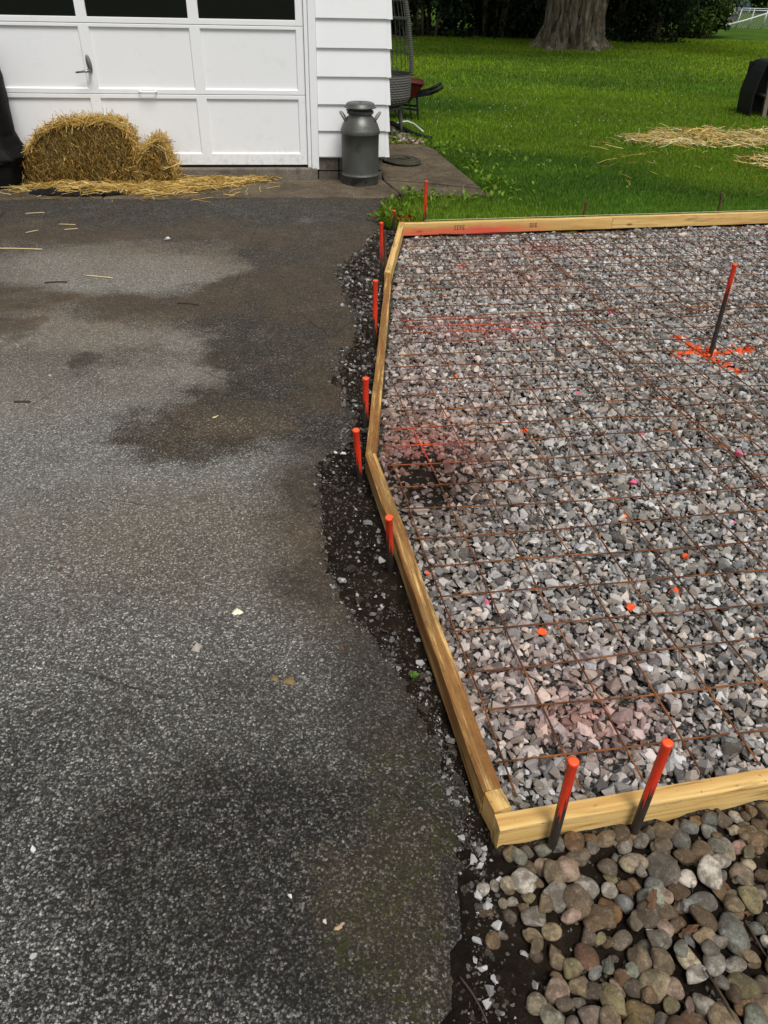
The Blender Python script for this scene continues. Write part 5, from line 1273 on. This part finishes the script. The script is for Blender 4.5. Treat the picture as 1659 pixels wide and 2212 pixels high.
# wheelbarrow
wb = thing('wheelbarrow', 'wheelbarrow with a dark red tray behind the egg chair', 'wheelbarrow', (.28, 11.52, 0))
tr = np.array([[.10, -.24, .415], [.10, .24, .415], [-.72, .24, .52], [-.72, -.24, .52], [-.07, -.16, .20], [-.07, .16, .20], [-.46, .14, .17], [-.46, -.14, .17]])
inn = tr.copy(); inn[:4] += [[-.008, .01, .0], [-.008, -.01, .0], [.01, -.01, 0], [.01, .01, 0]]; inn[4:, 2] += .008
V = np.concatenate([tr, inn]); Fq = np.array([[0, 4, 5, 1], [1, 5, 6, 2], [2, 6, 7, 3], [3, 7, 4, 0], [4, 7, 6, 5], [8, 9, 13, 12], [9, 10, 14, 13], [10, 11, 15, 14], [11, 8, 12, 15], [12, 13, 14, 15], [0, 1, 9, 8], [1, 2, 10, 9], [2, 3, 11, 10], [3, 0, 8, 11]])
tray = nobj('tray', V, Fq, M['barrow_red'], wb)
rimp = np.array([[.10, -.24, .417], [.10, .24, .417], [-.72, .24, .522], [-.72, -.24, .522], [.10, -.24, .417]])
nobj('tray_rim', *tube(np.concatenate([np.linspace(a, b, 6)[:-1] for a, b in zip(rimp, rimp[1:])] + [rimp[-1:]]), .011, 8), M['barrow_red'], tray, smooth=True)
for s in (-1, 1):
    h_ = nobj('handle', *beam((-.75, s * .07, .14), (.20, s * .20, .315), .034, .04), M['black_plastic'], wb)
    nobj('grip', *tube([(.19, s * .199, .313), (.26, s * .207, .345), (.35, s * .215, .395)], [.021, .023, .020], 8), M['black_plastic'], h_, smooth=True)
    nobj('leg', *join([beam((.02, s * .17, .27), (.045, s * .19, 0), .022, .022, (1, 0, 0)), beam((-.10, s * .17, .24), (-.04, s * .19, .005), .018, .018, (1, 0, 0))]), M['black_plastic'], wb)
    nobj('brace', *beam((.05, s * .185, .115), (-.62, s * .10, .16), .02, .025), M['black_plastic'], wb)
wh = nobj('wheel', *lathe([(.06, -.03), (.10, -.036), (.135, -.03), (.145, 0), (.135, .03), (.10, .036), (.06, .03)], 28), M['tyre'], wb, smooth=True, loc=(-.80, 0, .146), rot=(R(90), 0, 0))
nobj('rim', *lathe([(.0, -.028), (.06, -.022), (.065, 0), (.06, .022), (.0, .028)], 18), M['barrow_red'], wh, smooth=True)

# white tube and black downspout extension
V, F = tube([(.02, 10.74, .03), (.10, 10.74, .055), (.18, 10.79, .055), (.26, 10.62, .05), (.33, 10.38, .03), (.36, 10.27, .022)], .011, 8)
tag(nobj('white_tube', V, F, M['white_plastic'], None, smooth=True), 'short white plastic tube bent over the edging by the egg chair', 'tube')
V, F = tube([(-.25, 10.95, .03), (-.03, 10.80, .05), (.10, 10.45, .045), (.25, 10.12, .03), (.45, 9.95, .012)], [.05, .05, .045, .035, .02], 10); V[:, 2] = (V[:, 2] - .03) * .55 + .02
tag(nobj('garden_edging', V, F, M['black_plastic'], None, smooth=True), 'black plastic edging strip between the stone border and the lawn', 'edging')

# black plastic bin with timber frame at the right edge
bn = thing('feed_bunk', 'black curved plastic shelter with a weathered timber frame at the right edge', 'shelter', (5.10, 12.30, 0))
nz = 16; prof = np.array([(-.03, 0), (-.045, .15), (-.05, .30), (-.03, .44), (-.005, .57), (.02, .64), (.055, .68), (.12, .695), (.6, .70), (1.08, .695), (1.15, .66), (1.20, .5), (1.22, .3), (1.22, 0)])
th_ = prof * [1, 1]; inner = np.c_[.6 + (prof[:, 0] - .6) * .965, np.maximum(prof[:, 1] - .02 * (prof[:, 1] > .5), 0)]
V = np.concatenate([np.c_[prof[:, 0], np.full(14, 0.), prof[:, 1]], np.c_[prof[:, 0], np.full(14, .5), prof[:, 1]], np.c_[inner[:, 0], np.full(14, 0.), inner[:, 1]], np.c_[inner[:, 0], np.full(14, .5), inner[:, 1]]])
i = np.arange(13)
nobj('shell', V, [np.stack([i, 14 + i, 15 + i, 1 + i], -1), np.stack([28 + i, 29 + i, 43 + i, 42 + i], -1), np.stack([i, i + 1, i + 29, i + 28], -1), np.stack([14 + i, 42 + i, 43 + i, 15 + i], -1)], M['black_plastic'], bn, smooth=False)
nobj('back_panel', *box(-.02, 1.19, .46, .49, 0, .66), M['black_plastic'], bn)
for p, q in (((.05, -.03, .655), (1.16, -.03, .655)), ((.165, -.028, .0), (.115, -.028, .635)), ((1.02, -.028, 0), (1.07, -.028, .635)), ((.17, -.026, .27), (1.02, -.026, .27))):
    nobj('timber_rail', *beam(p, q, .045, .055, (0, 0, 1) if abs(q[2] - p[2]) < .1 else (1, 0, 0)), M['wood_old'], bn)
nobj('shelf', *box(.15, 1.05, .0, .44, .245, .268), M['wood_old'], bn)

# ================================================================== TREES AND SHRUBS
def leaf_mass(centers, radii, n, size, cols, shell=.55):
    """leaves spread through overlapping clumps"""
    w = radii ** 2; w = w / w.sum(); k = rng.choice(len(centers), n, p=w)
    d = rng.normal(size=(n, 3)); d /= np.linalg.norm(d, axis=1)[:, None]
    r = radii[k] * (shell + (1 - shell) * rng.random(n)) * rng.uniform(.75, 1.12, n)
    P = centers[k] + d * r[:, None]
    N = d * .5 + rng.normal(0, .6, (n, 3)) + [0, 0, -.35]; N /= np.linalg.norm(N, axis=1)[:, None]
    tint = rng.uniform(.7, 1.3, (len(centers), 1))[k]
    col = np.array(cols)[rng.integers(0, len(cols), n)] * tint * rng.uniform(.6, 1.4, (n, 1))
    L = size * rng.uniform(.6, 1.3, n)
    return leaf_quads(P, N, L, L * rng.uniform(.5, .8, n), col)
def clumps(x0, x1, y0, y1, z0, z1, n, r0, r1):
    return np.c_[rng.uniform(x0, x1, n), rng.uniform(y0, y1, n), rng.uniform(z0, z1, n)], rng.uniform(r0, r1, n)
# the big old tree
bt = thing('maple_tree', 'huge old tree with deeply furrowed bark in the middle of the lawn', 'tree', (4.79, 24.55, -.03))
na, nz = 220, 90
aa = np.linspace(0, 2 * np.pi, na, endpoint=False); zz = np.concatenate([np.linspace(0, 1.6, 60), np.linspace(1.7, 5.0, 30)])
ZZ, AA = np.meshgrid(zz, aa, indexing='ij')
r = .70 + .58 * np.exp(-ZZ / .26) * (.55 + .45 * np.sin(AA * 5 + .6)) + .07 * np.sin(AA * 5 + 1 + ZZ * .25) + .04 * np.sin(AA * 9 + 2) + .06 * np.clip(ZZ - .8, 0, 3) * .8 - .09 * np.clip(ZZ - 2.4, 0, 9)
xx_ = np.cos(AA); yy_ = np.sin(AA)
rid = np.abs(fbm(AA * 6.5 + 1.6 * fbm(AA * 3, ZZ * 2.2, 3), ZZ * 1.1, 3) - .5) * 2
r = r - .10 * (1 - sst(0, .30, rid)) + .02 * (fbm(AA * 40, ZZ * 14, 3) - .5)
# make the noise seam-free at the back
nobj('trunk', np.stack([r * xx_, r * yy_, ZZ], -1).reshape(-1, 3), np.stack([(np.arange(nz - 1)[:, None] * na + np.arange(na)[None]), (np.arange(nz - 1)[:, None] * na + (np.arange(na)[None] + 1) % na), ((np.arange(nz - 1)[:, None] + 1) * na + (np.arange(na)[None] + 1) % na), ((np.arange(nz - 1)[:, None] + 1) * na + np.arange(na)[None])], -1).reshape(-1, 4), M['bark'], bt, smooth=True)
for k in range(7):
    a = k * .9 + .3; l_ = rng.uniform(4, 6)
    P = [(.2 * math.cos(a), .2 * math.sin(a), 4.3), (.9 * math.cos(a), .9 * math.sin(a), 5.6), (2.2 * math.cos(a + .15), 2.2 * math.sin(a + .15), 7.2), (l_ * math.cos(a + .2), l_ * math.sin(a + .2), 9.0)]
    nobj('limb', *tube(P, [.42, .32, .2, .07], 10), M['bark'], bt, smooth=True)
cc, rr = clumps(-6.5, 6.5, -5.5, 5.5, 5.2, 13, 46, 1.4, 2.4)
V, F, C = leaf_mass(cc, rr, 12000, .40, [(.03, .06, .012), (.045, .085, .014)], .25)
tag(nobj('crown', V, F, M['leaf'], bt, col=C), kind='stuff')
def shrub(label, cx, cy, w, d, h, n, size, cols, name='shrub', nclump=26, base=.15, group='dark shrubs behind the lawn', cat='shrub'):
    o = thing(name, label, cat, (cx, cy, -.02), 0, group)
    cc, rr = clumps(-w, w, -d, d, base, h, nclump, .45, .85)
    cc[:, 2] = np.maximum(cc[:, 2], rr * .55); 
    V, F, C = leaf_mass(cc, rr, n, size, cols, .45); V[:, 2] = np.maximum(V[:, 2], .02)
    tag(nobj('foliage', V, F, M['leaf'], o, col=C), kind='stuff')
    for s in range(5):
        x_ = rng.uniform(-w * .6, w * .6); y_ = rng.uniform(-d * .5, d * .5)
        nobj('stem', *tube([(x_ * .5, y_ * .5, 0), (x_ * .8, y_ * .8, h * .4), (x_ * 1.2, y_ * 1.2, h * .85)], [.06, .045, .015], 7), M['bark'], o, smooth=True)
    return o
DK = [(.012, .024, .008), (.018, .034, .010), (.022, .042, .012), (.009, .016, .006)]
MD = [(.03, .055, .012), (.045, .075, .014), (.022, .04, .01)]
shrub('dark leafy shrub at the left end of the hedge, above the wheelbarrow', .9, 27.9, 1.3, .8, 3.6, 9000, .15, DK)
shrub('dark leafy shrub in the hedge, second from the egg chair', 3.0, 28.2, 1.2, .8, 3.8, 8000, .15, DK)
shrub('deep dark shrub directly behind the big tree', 5.1, 28.6, 1.3, .8, 3.8, 7000, .15, DK)
shrub('dark shrub just right of the big tree', 6.9, 28.3, .95, .8, 3.8, 8000, .14, DK)
shrub('low dark shrub at the right end of the hedge', 7.9, 27.9, .75, .7, 3.2, 8000, .12, DK + MD[2:])
shrub('dark shrub at the left flank of the big tree', 3.9, 29.6, .9, .8, 3.8, 7000, .15, DK)
shrub('dark shrub behind the egg chair', -1.4, 28.0, 1.4, .8, 3.6, 8000, .15, DK)
for k, (x_, lab) in enumerate([(-3.2, 'dark background tree left, behind the hedge'), (1.8, 'dark background tree behind the hedge, above the wheelbarrow'), (6.0, 'dark background tree behind the big trunk'), (9.2, 'dark background tree behind the right end of the hedge')]):
    o = shrub(lab, x_, 31.5, 2.6, 1.0, 5.0, 9000, .22, DK, 'background_tree', 34, .3, 'dark trees behind the hedge', 'tree')
# drooping branch tree at the right
dt = thing('drooping_tree', 'tree with sunlit branches drooping over the far lawn at the upper right', 'tree', (10.0, 31.0, -.02))
nobj('trunk', *tube([(0.2, 1.2, 0), (.15, 1.1, 1.5), (.0, .8, 3.5)], [.22, .18, .12], 12), M['bark'], dt, smooth=True)
for (a, b) in [((0, .8, 3.2), (-.7, -.6, .55)), ((0, .8, 3.3), (.2, -.8, .45)), ((0, .8, 3.2), (.9, -.5, .75)), ((0, .8, 3.3), (-1.2, -.3, .7)), ((0, .8, 3.4), (1.3, -.2, 1.1))]:
    a, b = np.array(a), np.array(b); m_2 = (a + b) / 2 + [0, -.2, .7]
    tt_ = np.linspace(0, 1, 9)[:, None]; P = (1 - tt_) ** 2 * a + 2 * tt_ * (1 - tt_) * m_2 + tt_ ** 2 * b
    nobj('branch', *tube(P, np.linspace(.06, .012, 9), 7), M['bark'], dt, smooth=True)
cc = []; 
for b in [(-.8, -.5, .75), (-.4, -.7, .95), (.15, -.8, .55), (.5, -.7, .95), (.95, -.5, 1.0), (-1.25, -.3, .85), (1.3, -.2, 1.3), (-.7, -.2, 1.5), (.1, -.4, 1.5), (.8, 0, 1.7), (-1.2, .3, 1.8), (1.3, .4, 2.2), (0, .5, 2.6), (-.8, .6, 2.8), (.7, .8, 3.0), (.05, -.7, .30)]: cc.append(b)
cc = np.array(cc); rr = np.r_[rng.uniform(.30, .48, 7), rng.uniform(.5, .8, 8), .14]
V, F, C = leaf_mass(cc, rr, 9000, .12, [(.05, .085, .014), (.085, .13, .02), (.03, .05, .01)], .3)
tag(nobj('foliage', V, F, M['leaf'], dt, col=C), kind='stuff')
for k, (x_, y_, lab) in enumerate([(22., 60, 'far tree right of the wire pen'), (31., 60, 'far tree beyond the pen at the right edge'), (14., 66, 'far tree behind the drooping branches'), (5, 62, 'far tree hidden behind the hedge')]):
    o = thing('far_tree', lab, 'tree', (x_, y_, -.02), 0, 'far trees')
    nobj('trunk', *tube([(0, 0, 0), (.1, 0, 2), (0, .1, 5)], [.35, .3, .2], 10), M['bark'], o, smooth=True)
    cc, rr = clumps(-4.5, 4.5, -2, 2, .9, 9, 34, 1.2, 2.2); V, F, C = leaf_mass(cc, rr, 6000, .5, MD + DK, .3); V[:, 2] = np.maximum(V[:, 2], .05)
    tag(nobj('crown', V, F, M['leaf'], o, col=C), kind='stuff')

# wire pen, pole, car and house in the distance
pen = thing('wire_pen', 'low pale pipe and wire pen far across the lawn', 'pen', (13.7, 38.0, 0))
px_ = [0, .43, .95, 1.5, 2.1, 2.75, 3.4]
for i_, p in enumerate(px_):
    nobj('post', *tube([(p, 0, -.03), (p + .10, 0, .64)], .022, 8), M['pipe'], pen, smooth=True)
    nobj('post', *tube([(p + .2, 1.8, -.03), (p + .25, 1.8, .66)], .018, 8), M['pipe'], pen, smooth=True)
nobj('rail', *tube([(0, 0, .63), (3.6, 0, .64)], .022, 8), M['pipe'], pen, smooth=True)
nobj('rail', *tube([(.1, 1.8, .66), (3.7, 1.8, .66)], .018, 8), M['pipe'], pen, smooth=True)
wv = []
for s in np.arange(-.6, 3.5, .11):
    for d_ in (1, -1):
        a = np.array([s if d_ > 0 else s + .62, 0.004, .0]); b = np.array([s + .62 if d_ > 0 else s, .004, .62])
        wv.append(tube([np.clip(a, [0, -1, 0], [3.5, 1, 1]), np.clip(b, [0, -1, 0], [3.5, 1, 1]) + [.002, 0, 0]], .004, 3))
tag(nobj('chain_link', *join(wv), M['pipe'], pen), kind='stuff')
V, F = tube([(13.05, 37.2, .03), (14.2, 37.4, .30), (15.6, 37.6, .70)], .028, 8)
tag(nobj('leaning_pole', V, F, M['white_plastic'], None, smooth=True), 'long pale pole leaning against the far wire pen', 'pole')
car = thing('parked_car', 'blue car parked beyond the drooping branches', 'car', (15.2, 46.0, .0), R(12))
pr = np.array([(-2.1, .35), (-2.15, .7), (-1.9, .85), (-1.1, .95), (-.6, 1.38), (.7, 1.42), (1.3, 1.0), (2.0, .88), (2.15, .6), (2.1, .35)])
nn = len(pr); V = np.concatenate([np.c_[pr[:, 0], np.full(nn, -.85) + .12 * (pr[:, 1] > 1.1), pr[:, 1]], np.c_[pr[:, 0], np.full(nn, .85) - .12 * (pr[:, 1] > 1.1), pr[:, 1]]]); i = np.arange(nn); k = (i + 1) % nn
body = nobj('body', V, [np.stack([i, k, nn + k, nn + i], -1), np.array([list(range(nn))[::-1]]), np.array([list(range(nn, 2 * nn))])], M['car_blue'], car)
for s in (-1, 1):
    nobj('side_window', *box(-.75, .85, s * .79 - .02, s * .79 + .02, 1.0, 1.32), M['glass'], car)
    for w_ in (-1.35, 1.35):
        o = nobj('wheel', *lathe([(.0, -.1), (.2, -.1), (.31, -.09), (.33, 0), (.31, .09), (.2, .1), (0, .1)], 24), M['tyre'], car, smooth=True, loc=(w_, s * .78, .33), rot=(R(90), 0, 0))
        nobj('hubcap', *lathe([(0, -.115), (.17, -.105), (.18, .105), (0, .115)], 16), M['chrome'], o, smooth=True)
    nobj('headlight', *box(2.03, 2.14, s * .6 - .13, s * .6 + .13, .66, .78), M['white_plastic'], car)
nobj('bumper', *box(-2.2, -2.1, -.8, .8, .36, .55), M['white_plastic'], car)
nobj('bumper', *box(2.09, 2.2, -.8, .8, .36, .55), M['white_plastic'], car)
hs_ = thing('white_house', 'white house glimpsed far behind the hedge', 'house', (16.5, 58, 0), R(5))
wl = nobj('wall', *box(-4, 2.2, 0, 6, 0, 3.0), M['grey_siding'], hs_)
nobj('roof', np.array([[-4.3, -.3, 3], [2.5, -.3, 3], [2.5, 3, 5], [-4.3, 3, 5], [2.5, 6.3, 3], [-4.3, 6.3, 3]]), [np.array([[0, 1, 2, 3], [3, 2, 4, 5]]), np.array([[1, 4, 2], [0, 3, 5]])], M['roof'], hs_)
for x_ in (-3, -.8, 1.0): nobj('window', *box(x_, x_ + .9, -.03, .02, 1, 2.2), M['glass'], hs_)

# ================================================================== LITTER ON THE DRIVEWAY
def lie(name, label, cat, P, r, mat, group=None, seg=6):
    V, F = tube(P, r, seg); return tag(nobj(name, V, F, mat, None, smooth=True), label, cat, group)
def dz(x, y): return float((fbm(np.array([x * 1.2]), np.array([y * 1.2]), 3)[0] - .5) * .02 + .002)
def stalk(label, x, y, L, a, name='straw_stalk', cat='straw', mat=None, r=.0028, bend=.02):
    d = np.array([math.cos(R(a)), math.sin(R(a))]); n_ = np.array([-d[1], d[0]])
    P = []
    for t in np.linspace(-.5, .5, 7):
        q = np.array([x, y]) + d * L * t + n_ * bend * L * (1 - 4 * t * t); P.append((q[0], q[1], dz(*q) + r + .001))
    lie(name, label, cat, P, r, mat or M['straw_one'], 'straws and twigs on the driveway')
stalk('long pale straw at the left edge of the driveway', -2.50, 5.23, .30, 2, r=.004)
stalk('pale straw on the light patch of the driveway', -1.80, 4.71, .19, -12, r=.0035)
stalk('short straw slanting on the brown silt, leftmost', -2.58, 5.65, .09, 48)
stalk('short straw on the brown silt, farther of a pair', -2.40, 5.86, .12, 0)
stalk('short straw on the brown silt, nearer of a pair', -2.33, 5.74, .09, 21)
stalk('tiny straw on the dark strip by the apron', -2.75, 6.15, .14, 12)
stalk('dark curved twig on the pale dust', -2.02, 4.58, .13, 12, 'twig', 'twig', M['twig'], .004, .08)
stalk('dark twig on the far damp patch', -1.15, 4.27, .13, -8, 'twig', 'twig', M['twig'], .0035, .08)
stalk('short dark twig at the left edge of the driveway', -1.60, 3.02, .07, 3, 'twig', 'twig', M['twig'], .004, .05)
stalk('thin twig at the bottom edge by the rocks', .19, .66, .09, -60, 'twig', 'twig', M['twig'], .0022, .05)
def litter_stone(label, x, y, s, c, k, group='pebbles on the driveway'):
    o = add('pebble', crm[k]); o.matrix_basis = Matrix.Translation((x, y, dz(x, y) + s * .35)) @ Matrix(rots(1, .2)[0].tolist()).to_4x4() @ Matrix.Scale(s, 4); o.color = (*c, 1); tag(o, label, 'pebble', group)
for j_, (x_, y_, s_, c_, lab) in enumerate([(-.745, .94, .009, (.7, .69, .66), 'white round pebble near the lower left edge'), (-.175, .85, .007, (.66, .64, .6), 'small white pebble on the dark asphalt'), (-.84, 2.83, .013, (.10, .06, .05), 'dark reddish pebble beside the tan silt'), (-.52, 1.55, .016, (.42, .38, .33), 'flat brown and white stone chip in mid driveway'), (-1.59, 5.57, .026, (.6, .59, .56), 'pale flat stone on the brown silt'), (-.17, 2.64, .014, (.72, .71, .68), 'white pebble near the bend of the boards, larger of a pair'), (-.20, 2.65, .010, (.6, .59, .56), 'white pebble near the bend of the boards, smaller of a pair'), (-.66, .72, .008, (.62, .6, .56), 'pale pebble at the bottom left of the driveway'), (-.10, .80, .006, (.6, .5, .45), 'small pinkish pebble beside the dry leaf'), (-1.58, 3.30, .010, (.5, .49, .46), 'grey pebble at the far left of the pale driveway')]):
    litter_stone(lab, x_, y_, s_, c_, j_ + 3)
def flat_leaf(label, x, y, s, a, mat, name='dry_leaf', z=None, tilt=.25):
    t = np.linspace(0, 2 * np.pi, 16, endpoint=False); rr = 1 + .16 * np.sin(t * 7 + x * 40) + .09 * rng.normal(size=16) - .35 * np.abs(np.sin(t)) 
    P = np.c_[np.cos(t) * rr, np.sin(t) * rr * .62, .22 * np.cos(t * 2) * .5 + tilt * np.cos(t)]; V = np.concatenate([[[0, 0, .05]], P]) * s
    V = np.concatenate([V, V - [0, 0, .0012]]); i = np.arange(16); k = (i + 1) % 16
    F = np.concatenate([np.stack([i * 0, 1 + i, 1 + k], -1), np.stack([i * 0 + 17, 18 + k, 18 + i], -1)])
    z_ = dz(x, y) + s * .32 if z is None else z
    tag(nobj(name, V, [F, np.stack([1 + i, 18 + i, 18 + k, 1 + k], -1)], mat, None, smooth=False, loc=(x, y, z_), rot=(0, 0, R(a))), label, 'leaf', 'dry leaves')
flat_leaf('small pale pink-brown dry leaf on the mossy asphalt', -.07, .79, .011, 30, M['pale_leaf'])
flat_leaf('tiny yellow leaf on the damp asphalt', -.735, 2.93, .014, 10, M['straw_one'])
flat_leaf('tiny orange leaf on the left of the driveway', -1.03, 1.89, .010, 60, M['dry_leaf'])
flat_leaf('orange-brown leaf crumb at the broken asphalt edge', -.11, 1.57, .011, 120, M['dry_leaf'])
def rock_top(x, y): return float(HMr.h[int(x / .004), int(y / .004)])
for x_, y_, s_, a_, lab in [(.575, .85, .021, 70, 'curled brown dry leaf among the river rocks, upper'), (.64, .80, .022, 20, 'brown dry leaf lying between grey river rocks'), (.755, .90, .018, 140, 'small dry leaf at the right of the river rocks'), (.79, .85, .02, 10, 'dry leaf near the right edge of the river rocks')]:
    flat_leaf(lab, x_, y_, s_, a_, M['dry_leaf'], z=rock_top(x_, y_) + .006, tilt=.4)
for P, lab in [([(.645, .72), (.665, .66), (.69, .58)], 'thin bare twig across the river rocks, longer'), ([(.76, .82), (.785, .77), (.79, .72)], 'thin bare twig at the right of the river rocks')]:
    Q = [(p[0], p[1], rock_top(*p) + .006) for p in P]; lie('twig', lab, 'twig', Q, .0028, M['twig'], 'twigs on the river rocks')
# dried drips on the asphalt
def blob(name, label, x, y, rx, ry, mat, h=.0025, cat='stain'):
    t = np.linspace(0, 2 * np.pi, 28, endpoint=False); rr = 1 + .25 * np.sin(t * 3 + x * 9) + .15 * np.sin(t * 7 + 2) + .06 * rng.normal(size=28)
    P = np.c_[np.cos(t) * rx * rr, np.sin(t) * ry * rr]; z0 = dz(x, y)
    V = np.concatenate([np.c_[P * .0, np.full(28, h)][:1], np.c_[P * .7, np.full(28, h)], np.c_[P, np.full(28, -.006)]]); i = np.arange(28); k = (i + 1) % 28
    tag(nobj(name, V, [np.stack([i * 0, 1 + i, 1 + k], -1), np.stack([1 + i, 29 + i, 29 + k, 1 + k], -1)], mat, None, smooth=True, loc=(x, y, z0 + .0015)), label, cat)
blob('paint_drip', 'cream coloured dried paint drip in mid driveway', -.432, 1.71, .014, .013, M['cream'])
blob('mud_splat', 'tan dried mud splat on the lower driveway', -.245, 1.443, .017, .015, M['tan'])
blob('mud_splat', 'thin tan smear beside the mud splat', -.285, 1.45, .010, .011, M['tan'], .0015)
# seedling in the soil strip
sd_ = thing('seedling', 'tiny green seedling growing in the soil beside the near left board', 'plant', (.092, 1.47, float(soil_z(.092, 1.47)) - .002))
k = 6; az = np.arange(6) * 1.05; N = np.c_[np.cos(az) * .8, np.sin(az) * .8, np.full(6, .6)]
V, F, C = leaf_quads(np.tile([0, 0, .02], (6, 1)), N, np.array([.022, .018, .022, .016, .02, .018]), np.full(6, .012), np.tile([.12, .24, .03], (6, 1)))
lf = nobj('leaf_rosette', V, F, M['leaf'], sd_, col=C); lf['kind'] = 'stuff'
nobj('stem', *tube([(0, 0, -.005), (.001, 0, .02)], .0018, 6), simple('seedling_stem', (.12, .2, .04), .6), sd_)
